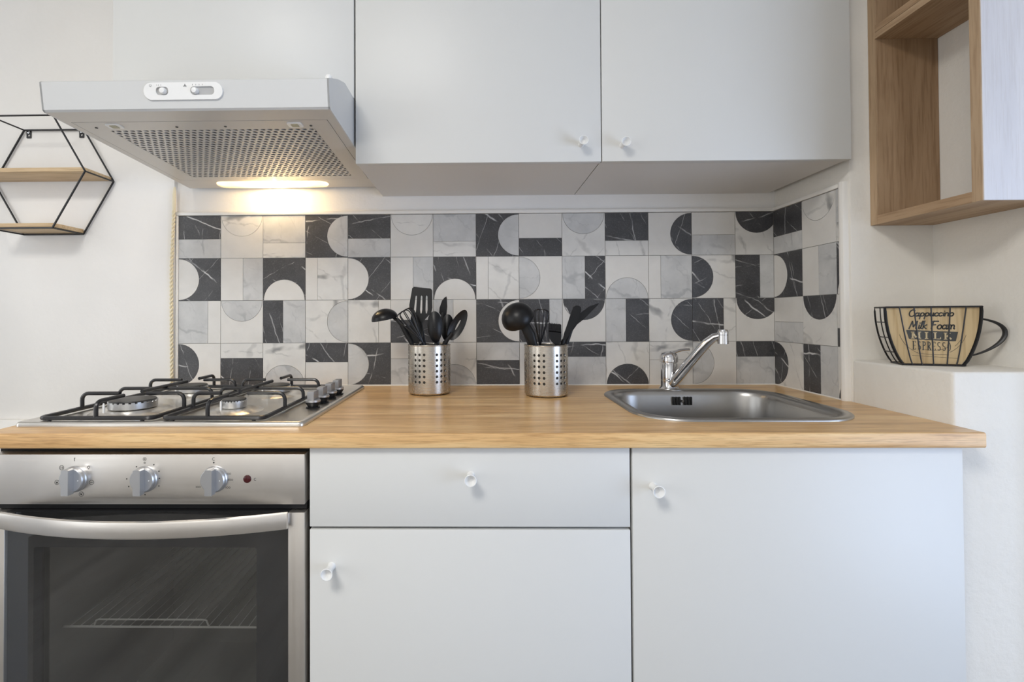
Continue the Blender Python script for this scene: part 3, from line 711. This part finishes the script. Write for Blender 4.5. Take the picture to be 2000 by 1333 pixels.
# ------------------------------------------------------------------ utensil holders
def holder(cx, cy, rot, lab):
    R_ = .0588; H = .138
    root = thing('utensil_holder', lab, 'utensil holder', (cx, cy, ZC), 'perforated steel utensil holders')
    cols = []           # (angle, is_hole)
    b = MB(); per = 2*PI/6; da = math.radians(13)
    z_lo, z_hi, rows = .030, .030+.0148*6, 6
    P = lambda a, z, q=R_: (cx+q*math.cos(a), cy+q*math.sin(a), ZC+z)
    sub = 4
    def band(a0, a1, z0, z1, n):
        for i in range(n):
            p, q = a0+(a1-a0)*i/n, a0+(a1-a0)*(i+1)/n; b.add([P(p, z0), P(q, z0), P(q, z1), P(p, z1)], [(0, 1, 2, 3)])
    for g in range(6):
        ac = rot+g*per; a0 = ac-1.5*da; a1 = ac+1.5*da
        band(a1, ac-1.5*da+per, z_lo, z_hi, 3)
        band(a0, a1, z_hi, H-.003, 6); band(a1, a0+per, z_hi, H-.003, 3)
        band(a0, a1, .006, z_lo, 6); band(a1, a0+per, .006, z_lo, 3)
        for c in range(3):
            for r in range(rows):
                am = a0+da*(c+.5); zm = z_lo+.0148*(r+.5); rh_ = .0037
                o_ = []; n_ = 16
                for i in range(n_):
                    t = 2*PI*i/n_; x, y = math.cos(t), math.sin(t); q = 1/max(abs(x), abs(y))
                    o_.append(P(am+x*q*da/2, zm+y*q*.0074))
                i_ = [P(am+rh_*math.cos(2*PI*i/n_)/R_, zm+rh_*math.sin(2*PI*i/n_)) for i in range(n_)]
                k_ = [P(am+rh_*math.cos(2*PI*i/n_)/R_, zm+rh_*math.sin(2*PI*i/n_), R_-.0012) for i in range(n_)]
                b.add(o_+i_+k_, [(i, (i+1) % n_, n_+(i+1) % n_, n_+i) for i in range(n_)]+[(n_+i, n_+(i+1) % n_, 2*n_+(i+1) % n_, 2*n_+i) for i in range(n_)])
    bm = bmesh.new()
    me = bpy.data.meshes.new('t'); me.from_pydata(b.v, [], b.f); bm.from_mesh(me)
    bmesh.ops.remove_doubles(bm, verts=bm.verts[:], dist=.00004)
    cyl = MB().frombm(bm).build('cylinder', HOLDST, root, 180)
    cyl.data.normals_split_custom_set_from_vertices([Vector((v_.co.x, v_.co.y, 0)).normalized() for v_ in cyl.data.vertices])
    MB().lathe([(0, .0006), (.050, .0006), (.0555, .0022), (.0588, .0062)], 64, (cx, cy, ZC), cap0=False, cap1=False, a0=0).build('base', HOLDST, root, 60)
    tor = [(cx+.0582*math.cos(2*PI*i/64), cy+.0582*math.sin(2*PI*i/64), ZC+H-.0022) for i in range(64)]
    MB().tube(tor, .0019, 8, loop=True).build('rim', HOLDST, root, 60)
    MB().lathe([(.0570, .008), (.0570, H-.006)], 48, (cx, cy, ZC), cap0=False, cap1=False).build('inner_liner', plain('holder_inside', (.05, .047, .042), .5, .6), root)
    MB().lathe([(.0535, 0), (.0535, .0012)], 40, (cx, cy, ZC)).build('foot_ring', BLACK, root, 0)
H1 = (-.1415, -.1475); H2 = (.1800, -.1845)
holder(H1[0], H1[1], math.radians(-90-21), 'perforated steel utensil holder nearer the hob, holding spoons and a slotted turner')
holder(H2[0], H2[1], math.radians(-90-26), 'perforated steel utensil holder nearer the sink, holding a big ladle and brush')
# utensils --------------------------------------------------------
def frame(tip, toward, nrm):
    """V along the tool, N facing, U sideways"""
    V = Vector(toward).normalized(); Nn = Vector(nrm); Nn = (Nn-V*Nn.dot(V)).normalized(); return V.cross(Nn), V, Nn
def handle(mb, p0, p1, r0=.0055, r1=.005, flat=.6, n=10, bow=0):
    P = []; R_ = []
    for i in range(9):
        t = i/8; p = Vector(p0).lerp(Vector(p1), t); p.y += bow*math.sin(PI*t); P.append(p); R_.append(r0+(r1-r0)*t)
    mb.tube(P, R_, n, flat=flat, up=(0, -1, 0)); return mb
def dish(mb, c, U, V, Nn, a, b, depth, slot=None, th=.0022, egg=.15):
    """oval spoon bowl: rings from rim to centre (or to a slot), both faces"""
    n = 28; c = Vector(c); K = 6
    def ptx(k, t):
        f = k/K
        ou, ov = a*math.cos(t)*(1-egg*math.sin(t)), b*math.sin(t)
        iu, iv = (slot[0]*math.cos(t), slot[1]*math.sin(t)) if slot else (0.0004*math.cos(t), .0004*math.sin(t))
        u, v = ou+(iu-ou)*f, ov+(iv-ov)*f
        rr = min(1, (u/a)**2+(v/b)**2)
        return c+U*u+V*v-Nn*depth*(1-rr)
    front = [[ptx(k, 2*PI*i/n) for i in range(n)] for k in range(K+1)]
    back = [[p-Nn*th for p in ring_] for ring_ in front]
    mb.rings(front+back[::-1], loop=True); return mb
def utensil(name, label, base):
    return thing(name, label, 'utensil', base, 'black kitchen utensils')
def bowlshape(mb, c, axis, r, depth=.9, th=.002):
    prof = [(r*math.cos(a), r*depth*math.sin(a)) for a in [PI/2*i/9 for i in range(10)]]
    inner = [((r-th)*math.cos(a), (r*depth-th)*math.sin(a)) for a in [PI/2*i/9 for i in range(10)]][::-1]
    mb.lathe(prof+inner, 28, c, axis, cap0=False, cap1=False); 
    return mb
YH = -.150
def h1(px, py, y=YH):   # holder nearer the hob: sizes read off as metres
    return Vector((-.142+(px-838)*.001437*(1.5314+y)/1.3814, y, 1.1164-(py-618)*.00143*(1.5314+y)/1.3814))
def h2(px, py, y=-.19):
    return Vector((.1046+(px-1012)*.00139*(1.5314+y)/1.3414+.0, y, 1.1534-(py-590)*.001393*(1.5314+y)/1.3414))
FLOOR1 = ZC+.004
def bot(h, dx, dy): return Vector((h[0]+dx, h[1]+dy, FLOOR1+.006))
# ladle leaning left, dome up
b0 = bot(H1, .022, .006)
u = utensil('ladle', 'black ladle leaning left over the hob side, bowl turned down', b0)
hc = h1(752, 624)
m_ = MB(); bowlshape(m_, hc, (-.18, -.12, 1), .0375, .78); m_.build('bowl', BLACK, u)
m_ = MB(); m_.tube([b0, h1(814, 700), h1(804, 672), h1(793, 652), h1(784, 634), h1(776, 625), h1(768, 622)], [.0055, .0055, .006, .0066, .0065, .006, .003], 10, flat=.6, up=(0, -1, 0)); m_.build('handle', BLACK, u)
# slotted turner
b0 = bot(H1, -.004, .022); yT = -.118
u = utensil('slotted_turner', 'black slotted turner with three slits, tallest tool in the hob-side holder', b0)
out_ = [(806, 560.5), (838.5, 564), (841.5, 567), (842.3, 602), (840, 612), (828, 625), (823, 632), (815, 632), (803, 612), (797, 604), (797, 596), (802.5, 563)]
sl = []
for x0, x1 in ((810.5, 808), (821, 820), (831, 830.5)):
    sl.append([(x0-1.5, 580), (x0, 577.5), (x0+1.5, 580), (x1+2.4, 606), (x1+1.2, 613), (x1-1.0, 613), (x1-1.8, 606)])
def tpos(a, c, h): p = h1(a, c, yT); return (p.x, p.y+h+(632-c)*.00012, p.z)
MB().holed(out_[::-1], sl, tpos, 0, .0022).build('blade', BLACK, u, 30)
m_ = MB(); m_.tube([b0, h1(826, 672, yT-.003), h1(819, 632, yT+.001)], [.0055, .0062, .0055], 10, flat=.6, up=(0, -1, 0)); m_.build('handle', BLACK, u)
# whisk
def whisk(lab, b0, pm, pt, rad, wires=5, hr=.006):
    u = utensil('whisk', lab, b0)
    ax = (pt-pm); ln_ = ax.length; ax.normalize()
    e1 = Vector((0, -1, 0)); e1 = (e1-ax*e1.dot(ax)).normalized(); e2 = ax.cross(e1)
    MB().tube([b0, b0.lerp(pm, .6), pm], [hr, hr, hr*.8], 10).build('handle', BLACK, u)
    w = MB()
    for k in range(wires):
        a = PI*k/wires+.2; d = e1*math.cos(a)+e2*math.sin(a); P = []
        for i in range(25):
            t = i/24; s2 = math.sin(PI*t); 
            al = ln_*math.sin(PI*t)**.9 if True else 0
            # tear-drop loop: narrow at the handle, wide near the far end
            th_ = PI*t; rr = rad*math.sin(2*th_ if False else th_*2)*1.0
            q = abs(2*t-1)                      # 1 at ends, 0 at the tip
            al = ln_*(1-q**2.2); off = rad*math.copysign(math.sin(PI*q**.75), t-.5)
            P.append(pm+ax*al+d*off)
        w.tube(P, .0014, 6)
    w.build('wires', WIRE, u)
whisk('black wire whisk in the hob-side holder, bent over the ladle handle', bot(H1, .012, -.016), h1(828, 670, -.176), h1(790, 608, -.176), .026)
# flat scraper behind the whisk
b0 = bot(H1, .006, .000)
u = utensil('scraper', 'short black flat scraper leaning left just behind the whisk', b0)
def spos(a, c, h): p = h1(a, c, -.140); return (p.x, p.y+h, p.z)
MB().prism([(786, 641), (789, 637.5), (803, 636), (807, 639), (818, 664), (818, 672), (807, 672), (799, 664)][::-1], spos, 0, .004).build('blade', BLACK, u, 30)
handle(MB(), b0, h1(812, 674, -.138)).build('handle', BLACK, u)
# curved spatula blade seen through the whisk
b0 = bot(H1, .004, .012)
u = utensil('spatula', 'black rounded spatula standing between the slotted turner and the whisk', b0)
U_, V_, N_ = frame(None, h1(813, 640, -.135)-h1(824, 690, -.135), (0, -1, 0))
m_ = MB(); dish(m_, h1(812, 640, -.131), U_, V_, N_, .0165, .041, .006); m_.build('blade', BLACK, u)
handle(MB(), b0, h1(821, 672, -.130)).build('handle', BLACK, u)
# serving spoon (front)
b0 = bot(H1, .006, -.024)
u = utensil('serving_spoon', 'black solid serving spoon standing upright at front of hob-side holder', b0)
U_, V_, N_ = frame(None, h1(851, 612, -.172)-h1(855, 690, -.172), (0, -1, .1))
m_ = MB(); dish(m_, h1(851.5, 640, -.172), U_, V_, -N_, .0205, .044, .010, egg=-.12); m_.build('bowl', BLACK, u)
handle(MB(), b0, h1(855, 668, -.170), .006, .007).build('handle', BLACK, u)
# pointed spoon behind
b0 = bot(H1, -.010, .030)
u = utensil('pointed_server', 'narrow black pointed server behind the serving spoon, brownish tip', b0)
def ppos(a, c, h): p = h1(a, c, -.112); return (p.x, p.y+h+.004*math.sin((c-580)*.03), p.z)
MB().prism([(869.5, 580), (870.5, 584), (871, 600), (869, 618), (862, 622), (855, 612), (856, 602), (861, 588), (866, 582)], ppos, 0, .003).build('blade', BLACK, u, 30)
handle(MB(), b0, h1(864, 612, -.110), .0055, .006).build('handle', BLACK, u)
# round-topped spoon behind, right
b0 = bot(H1, .016, .012)
u = utensil('rice_spoon', 'black round spoon half hidden between serving spoon and slotted spoon', b0)
U_, V_, N_ = frame(None, h1(872, 620, -.13)-h1(866, 690, -.13), (0, -1, 0))
m_ = MB(); dish(m_, h1(872, 641, -.13), U_, V_, -N_, .0175, .038, .008, egg=-.1); m_.build('bowl', BLACK, u)
handle(MB(), b0, h1(868, 668, -.13), .0055, .0065).build('handle', BLACK, u)
# slotted spoon leaning right
b0 = bot(H1, -.022, -.010)
u = utensil('slotted_spoon', 'black slotted spoon leaning right in the hob-side holder, one long slit', b0)
U_, V_, N_ = frame(None, h1(907, 612, -.16)-h1(878, 666, -.16), (.1, -1, .1))
m_ = MB(); dish(m_, h1(895, 636, -.16), U_, V_, N_, .0195, .047, .007, slot=(.0022, .016), egg=.12); m_.build('bowl', BLACK, u)
m_ = MB(); m_.tube([b0, h1(864, 684, -.156), h1(873, 666, -.158), h1(884, 652, -.16)], [.0055, .006, .0065, .004], 10, flat=.6, up=(0, -1, 0)); m_.build('handle', BLACK, u)
# --- sink-side holder
b0 = bot(H2, .006, -.018)
u = utensil('soup_ladle', 'large black soup ladle leaning left in the sink-side holder, dome towards us', b0)
m_ = MB(); bowlshape(m_, h2(1012, 622, -.185), (-.42, -.62, .66), .0455, .92); m_.build('bowl', BLACK, u)
m_ = MB(); m_.tube([b0, h2(1046, 690, -.198), h2(1035, 655, -.203), h2(1024, 636, -.200)], [.007, .009, .0135, .014], 12, flat=[.6, .6, .5, .4], up=(0, -1, 0)); m_.build('handle', BLACK, u)
m_ = MB(); b1 = bot(H2, -.014, .010)
u = utensil('skimmer', 'black skimmer handle rising beside the soup ladle, head hidden behind it', b1)
m_.tube([b1, h2(1037, 676, -.165), h2(1026, 645, -.160), h2(1018, 622, -.156)], [.006, .0065, .008, .008], 10, flat=.6, up=(0, -1, 0)); m_.build('handle', BLACK, u)
m_ = MB(); U_, V_, N_ = frame(None, (-.3, 0, 1), (0, -1, 0)); dish(m_, h2(1014, 618, -.150), U_, V_, N_, .030, .032, .006, egg=0); m_.build('head', BLACK, u)
whisk('black wire whisk upright in the sink-side holder, right of the soup ladle', bot(H2, -.006, .034), h2(1056, 678, -.146), h2(1060, 604, -.146), .021, 5)
b0 = bot(H2, .012, -.022)
u = utensil('basting_brush', 'black basting brush with short bristles at front of sink-side holder', b0)
bp = lambda a, c, h: tuple(h2(a, c, -.208)+Vector((0, h, 0)))
MB().prism([(1070.5, 646), (1094.5, 649), (1095, 658), (1094, 668), (1090, 676), (1084, 676), (1076, 668), (1071, 660)][::-1], bp, 0, .009).build('head', BLACK, u, 30)
br = MB()
for i in range(13):
    x = 1070.6+i*1.9; dz = random.uniform(-1.2, 1.2)
    for k in (0, .0045): br.prism([(x, 649+i*.2), (x+1.5, 649+i*.2), (x+1.2, 632.5+i*.25+dz), (x+.2, 632+i*.25+dz)][::-1], bp, k, k+.0035)
br.build('bristles', BLACK, u, 0)
handle(MB(), b0, h2(1087, 674, -.204), .0055, .0065).build('handle', BLACK, u)
b0 = bot(H2, .006, .004)
u = utensil('jar_spatula', 'black narrow spatula with rounded end leaning right, behind the brush', b0)
jp = lambda a, c, h: tuple(h2(a, c, -.180)+Vector((0, h, 0)))
MB().prism([(1098, 668), (1102, 652), (1109, 632), (1117, 608), (1120, 600), (1125, 597.5), (1131, 598), (1135, 601), (1135.5, 606), (1132, 617), (1125, 630), (1113, 652), (1103, 668)][::-1], jp, 0, .005).build('blade', BLACK, u, 30)
handle(MB(), b0, h2(1101, 664, -.178), .0055, .006).build('handle', BLACK, u)
b0 = bot(H2, .016, .020)
u = utensil('fish_turner', 'thin black pointed turner farthest right in the sink-side holder', b0)
kp = lambda a, c, h: tuple(h2(a, c, -.165)+Vector((0, h, 0)))
MB().prism([(1112, 648), (1122, 628), (1134, 612), (1150, 600), (1166, 594), (1171, 592.5), (1168, 597), (1156, 609), (1141, 624), (1128, 634), (1118, 648)][::-1], kp, 0, .004).build('blade', BLACK, u, 30)
handle(MB(), b0, h2(1116, 645, -.163), .0055, .0055).build('handle', BLACK, u)

# ------------------------------------------------------------------ hexagonal wire shelf on the left wall
hx = thing('hexagon_shelf', 'black wire hexagon shelf with two light wooden boards on the left wall', 'shelf', (-1.331, -.06, 1.37))
HA = .1895; HC = (-1.331, 1.541); YF_, YB_ = -.122, -.010
hv = lambda k, y, a=HA: Vector((HC[0]+a*math.cos(PI/3*k), y, HC[1]+a*math.sin(PI/3*k)))
for y, nm in ((YF_, 'front_frame'), (YB_, 'back_frame')):
    mb = MB()
    for k in range(6): mb.tube([hv(k, y), hv(k+1, y)], .0028, 6)
    mb.build(nm, WIRE, hx)
for k in range(6): MB().tube([hv(k, YF_), hv(k, YB_)], .0024, 6).build('cross_rod', WIRE, hx)
MB().box(HC[0]-HA+.006, HC[0]+HA-.006, YF_+.004, YB_-.001, HC[1]+.001, HC[1]+.013, .001).build('board', PINE, hx)
zb = HC[1]-HA*math.sin(PI/3)+.003
MB().box(HC[0]-HA/2-.002, HC[0]+HA/2+.002, YF_+.004, YB_-.001, zb, zb+.012, .001).build('board', PINE, hx)
zt = HC[1]+HA*math.sin(PI/3)
for x in (HC[0]-.084, HC[0]+.084):
    o = MB().holed(rrect(x-.0075, x+.0075, zt-.024, zt, .002, 2), [[(x+.0035*math.cos(2*PI*i/10), zt-.015+.0035*math.sin(2*PI*i/10)) for i in range(10)][::-1]], XZ, -.0062, -.0042).build('hanging_plate', WIRE, hx, 30)
    MB().lathe([(.0045, 0), (.004, .002), (0, .0025)], 12, (x, -.0062, zt-.005), (0, -1, 0)).build('screw', CHROME, o)

# ------------------------------------------------------------------ wooden cube shelf on the right wall
ws = thing('cube_shelf', 'open wooden cube shelf unit fixed in the corner on the right wall', 'shelf', (1.04, -.437, 1.333))
SX0, SX1, SY0, SY1, SZ0 = .966, XW-.0005, -.573, YP-.001, 1.334
TH = .021
def board(nm, *a, mt=SON_V, ed=None):
    return MB().box(*a, .0008, 1).build(nm, mt, ws)
board('far_panel', SX0+.002, SX1, SY1-TH, SY1, SZ0+TH, 2.25)
board('near_panel', SX0+.002, SX1, SY0+.003, SY0+TH, SZ0+TH, 2.25)
board('glare_sheet', SX0+.0025, SX1, SY0, SY0+.0028, SZ0, 2.25, mt=SON_P)  # thin sheet carrying the painted daylight glare of the near panel
board('bottom_board', SX0+.002, SX1, SY0+.003, SY1, SZ0, SZ0+TH-.0005, mt=SON_Y)
board('middle_board', SX0+.002, SX1, SY0+TH, SY1-TH, 1.786, 1.8015, mt=SON_Y)
board('middle_board', SX0+.002, SX1, SY0+TH, SY1-TH, 1.8025, 1.818, mt=SON_Y)
board('top_board', SX0+.002, SX1, SY0+TH, SY1-TH, 2.229, 2.25, mt=SON_Y)
# edge banding
for a in ((SY1-TH, SY1), (SY0+.0005, SY0+TH)): MB().box(SX0, SX0+.002, a[0], a[1], SZ0, 2.25).build('edge_band', SON_E, ws, 0)
for z0, z1 in ((SZ0, SZ0+TH), (1.786, 1.8015), (1.8025, 1.818)): MB().box(SX0, SX0+.002, SY0+TH, SY1-TH, z0, z1).build('edge_band', SON_Y, ws, 0)

# ------------------------------------------------------------------ wire coffee cup with lettering
ZL = 1.0035
MC = Vector((.982, -.447, ZL)); ang = math.radians(-18)
cup = thing('wire_cup', 'black wire cup-shaped basket with coffee lettering on a tan board, on the ledge', 'ornament', MC)
eu = Vector((math.cos(ang), math.sin(ang), 0)); ew = Vector((-math.sin(ang), math.cos(ang), 0))
def Q(a, z, w=0): return MC+eu*a+ew*w+Vector((0, 0, z))
MHT = .1275; DEP = .055
def hw_(z): t = z/MHT; return .0525+.0315*math.sin(PI/2*t**.8)
def side_pts(sg, w, n=14, d=0): return [Q(sg*(hw_(MHT*i/n)-d), .0018+(MHT-.0018)*i/n, w) for i in range(n+1)]
for w, nm in ((0, 'front_frame'), (DEP, 'back_frame')):
    MB().tube(side_pts(-1, w)+side_pts(1, w)[::-1], .0019, 6, loop=True).build(nm, WIRE, cup)
for s2 in (-1, 1):
    sg = MB(); sg.tube(side_pts(s2, DEP*.5), .0012, 6)
    for z in (.0275, .06, .094): sg.tube([Q(s2*hw_(z), z, 0), Q(s2*hw_(z), z, DEP)], .0012, 6)
    for z in (.0018, MHT): sg.tube([Q(s2*hw_(z), z, 0), Q(s2*hw_(z), z, DEP)], .0017, 6)
    sg.tube(side_pts(s2, .006, d=.0), .0022, 6)
    sg.build('side_grid', WIRE, cup)
for at, ab in ((-.060, -.038), (-.034, -.021), (-.004, -.001), (.029, .022), (.056, .038)):
    MB().tube([Q(ab+(at-ab)*(.0+t**.8), .0018+(MHT-.0018)*t, -.0016) for t in [i/10 for i in range(11)]], .0013, 6).build('front_wire', WIRE, cup)
poly = [(-hw_(MHT*i/14)+.0028, .004+(MHT-.006)*i/14) for i in range(15)]; poly = poly+[(-a, z) for a, z in poly[::-1]]
BO = lambda a, c, h: tuple(Q(a, c, h))
MB().prism(poly, BO, .0045, .0075).build('tan_board', TAN, cup, 0)
MB().prism([(-.050, 0), (.050, 0), (.050, DEP), (-.050, DEP)], lambda a, c, h: tuple(Q(a, h, c)), .0006, .0024).build('base_plate', BROWN, cup, 0)
hpts = []
for i in range(21):
    t = i/20; a = math.radians(100-200*t)
    hpts.append(Q(.079+.006*math.sin(PI*t)+.050*max(0, math.sin(PI*t))**.75-.012*t, .103-.082*t+.012*math.sin(PI*t*1.0)*(1-t)*1.2, DEP*.3))
MB().tube(hpts, [.0016+.0022*math.sin(PI*i/20) for i in range(21)], 8, flat=1.5, up=tuple(ew)).build('handle', WIRE, cup)
# lettering: pen strokes laid on the board
LW = .0042
def stroke(mb, pts, w=.0008, nib=None, hgt=LW):
    """ribbon along pts (a, z) on the board"""
    P = [Vector((p[0], p[1])) for p in pts]
    for i in range(len(P)-1):
        d = (P[i+1]-P[i])
        if d.length < 1e-6: continue
        n_ = Vector((-d.y, d.x)).normalized()*w if nib is None else Vector(nib)
        e = d.normalized()*w*.6 if nib is None else Vector((0, 0))
        q = [P[i]-e+n_, P[i+1]+e+n_, P[i+1]+e-n_, P[i]-e-n_]
        mb.add([Q(p.x, p.y, hgt) for p in q], [(0, 1, 2, 3)])
def arc(cx, cy, rx, ry, a0, a1, n=10): return [(cx+rx*math.cos(math.radians(a0+(a1-a0)*i/n)), cy+ry*math.sin(math.radians(a0+(a1-a0)*i/n))) for i in range(n+1)]
# glyphs in a unit box: x-height 1, ascender 2; each a list of strokes, and its advance
GL = {
 'C': ([arc(.75, .9, .7, 1.0, 50, 320)], 1.45), 'a': ([arc(.45, .5, .36, .48, 40, 320), [(.90, 1.02), (.86, .2), (1.0, .0), (1.2, .1)]], 1.18),
 'p': ([[(.15, .9), (.1, -.9)], arc(.5, .5, .42, .5, 160, -160)], 1.1), 'u': ([[(.1, 1), (.1, .3)]+arc(.45, .3, .35, .3, 180, 360, 6)+[(.82, 1), (.85, .1), (1.05, .05)]], 1.08),
 'c': ([arc(.5, .5, .42, .5, 40, 320)], .95), 'i': ([[(.2, 1), (.2, .15), (.4, .05)], [(.22, 1.4), (.26, 1.5)]], .45),
 'n': ([[(.1, 1), (.1, 0)], arc(.45, .6, .35, .4, 180, 0, 6)+[(.8, .1), (1.0, .05)]], 1.05), 'o': ([arc(.5, .5, .42, .5, 0, 360, 14)], 1.0),
 'M': ([[(.0, 0), (.35, 1.9), (.8, .5), (1.35, 1.9), (1.4, .1), (1.6, .05)]], 1.75), 'l': ([[(.1, .3), (.45, 1.7), (.3, 1.95), (.15, 1.6), (.15, .2), (.35, .05)]], .5),
 'k': ([[(.15, 2), (.1, 0)], [(.75, 1.05), (.15, .55), (.8, .05)]], .95), 'F': ([[(.3, 1.85), (.2, 0)], [(.0, 1.75), (.4, 1.9), (1.3, 1.9)], [(.25, 1.0), (.9, 1.05)]], 1.25),
 'm': ([[(.1, 1), (.1, 0)], arc(.38, .65, .28, .35, 180, 0, 5)+[(.66, 0)], arc(.94, .65, .28, .35, 180, 0, 5)+[(1.22, .1), (1.4, .05)]], 1.45), ' ': ([], .7)}
def script(txt, x0, z0, width, xh, w, shear=.22, fill=None):
    tot = sum(GL[c][1] for c in txt); sx = width/tot; mb = MB(); x = x0
    for c in txt:
        for st_ in GL[c][0]: stroke(mb, [(x+(px+shear*py)*sx, z0+py*xh) for px, py in st_], w)
        x += GL[c][1]*sx
    return mb
script('Cappuccino', -.0415, .1075, .0785, .0072, .00125).build('lettering', INK, cup, 0)
script('Milk Foam', -.041, .0795, .080, .0088, .0013).build('lettering', INK, cup, 0)
bnd = MB(); bnd.add([Q(a, z, LW) for a, z in ((-.046, .0762), (-.0445, .0772), (.044, .0735), (.0445, .0725), (.0405, .0535), (.036, .0530), (-.040, .0572), (-.0415, .0585))], [tuple(range(8))])
bnd.build('lettering_band', INK, cup, 0)
def block(txt, x0, z0, width, h, mt, wst, wth, hg, slope=0):
    """upright serif capitals from thick stems and thin bars"""
    mb = MB(); k = len(txt); cw = width/k
    def st_(ax, az, bx, bz, t): 
        d = Vector((bx-ax, bz-az)); n_ = Vector((-d.y, d.x)).normalized()*t
        mb.add([Q(ax+n_.x, az+n_.y, hg), Q(bx+n_.x, bz+n_.y, hg), Q(bx-n_.x, bz-n_.y, hg), Q(ax-n_.x, az-n_.y, hg)], [(0, 1, 2, 3)])
    for i, c in enumerate(txt):
        x = x0+i*cw+cw*.14; w = cw*.72; z = z0+slope*i
        stem = lambda f: (st_(x+w*f, z, x+w*f, z+h, wst), st_(x+w*f-wst*2, z, x+w*f+wst*2, z, wth), st_(x+w*f-wst*2, z+h, x+w*f+wst*2, z+h, wth))
        if c == 'M': stem(.06); stem(.94); st_(x+w*.06, z+h, x+w*.5, z+h*.1, wst*.9); st_(x+w*.5, z+h*.1, x+w*.94, z+h, wth)
        if c == 'I': stem(.5)
        if c == 'L': stem(.25); st_(x+w*.1, z, x+w*.95, z, wth); st_(x+w*.95, z, x+w*.95, z+h*.28, wth)
        if c == 'K': stem(.2); st_(x+w*.25, z+h*.4, x+w*.85, z+h, wth); st_(x+w*.42, z+h*.55, x+w*.95, z, wst)
        if c == 'E': stem(.22); [st_(x+w*.1, z+h*q, x+w*.85, z+h*q, wth) for q in (0, .5, 1)]; st_(x+w*.85, z, x+w*.85, z+h*.2, wth); st_(x+w*.85, z+h, x+w*.85, z+h*.8, wth)
        if c == 'S':
            pts = arc(x+w*.5, z+h*.74, w*.33, h*.25, 30, 270, 8)+arc(x+w*.5, z+h*.25, w*.35, h*.25, 90, -150, 8)
            for p, q in zip(pts, pts[1:]): st_(p[0], p[1], q[0], q[1], wst*.75)
        if c == 'P' or c == 'R':
            stem(.22); pts = arc(x+w*.3, z+h*.74, w*.52, h*.26, 90, -90, 8)
            for p, q in zip(pts, pts[1:]): st_(p[0], p[1], q[0], q[1], wst*.8)
            if c == 'R': st_(x+w*.4, z+h*.48, x+w*.95, z, wst)
        if c == 'O':
            pts = arc(x+w*.5, z+h*.5, w*.40, h*.5, 0, 360, 16)
            for p, q in zip(pts, pts[1:]): st_(p[0], p[1], q[0], q[1], wst*.55)
    return mb.build('lettering', mt, cup, 0)
block('MILK', -.038, .0592, .074, .0135, TANL, .0016, .0007, LW-.0004, -.0006)
block('ESPRESSO', -.036, .0345, .069, .0180, INK, .00105, .0005, LW, -.0003)
ar = MB()
for rx, rz, a0, a1 in ((.060, .062, 195, 245), (.060, .062, 300, 345), (.052, .050, 255, 300), (.055, .057, 315, 342)): stroke(ar, arc(0, .083, rx, rz, a0, a1, 14), .00035)
stroke(ar, [(-.036, .0215), (.044, .0165)], .0003); stroke(ar, [(-.028, .027), (0, .0235), (.028, .024)], .0003)
ar.build('line_ornament', INK, cup, 0)

# ------------------------------------------------------------------ ceiling lamp (behind the viewer)
cl = thing('ceiling_lamp', 'round white ceiling lamp behind the viewpoint', 'lamp', (-.75, -2.25, 2.56))
MB().lathe([(.26, .06), (.26, .03), (.24, .02)], 40, (-.75, -2.25, 2.56), cap0=False, cap1=False).build('rim', WPLAST, cl)
MB().lathe([(.24, .02), (.2, .0), (.1, -.012), (0, -.015)], 40, (-.75, -2.25, 2.56), cap0=False).build('shade', LAMPG, cl)
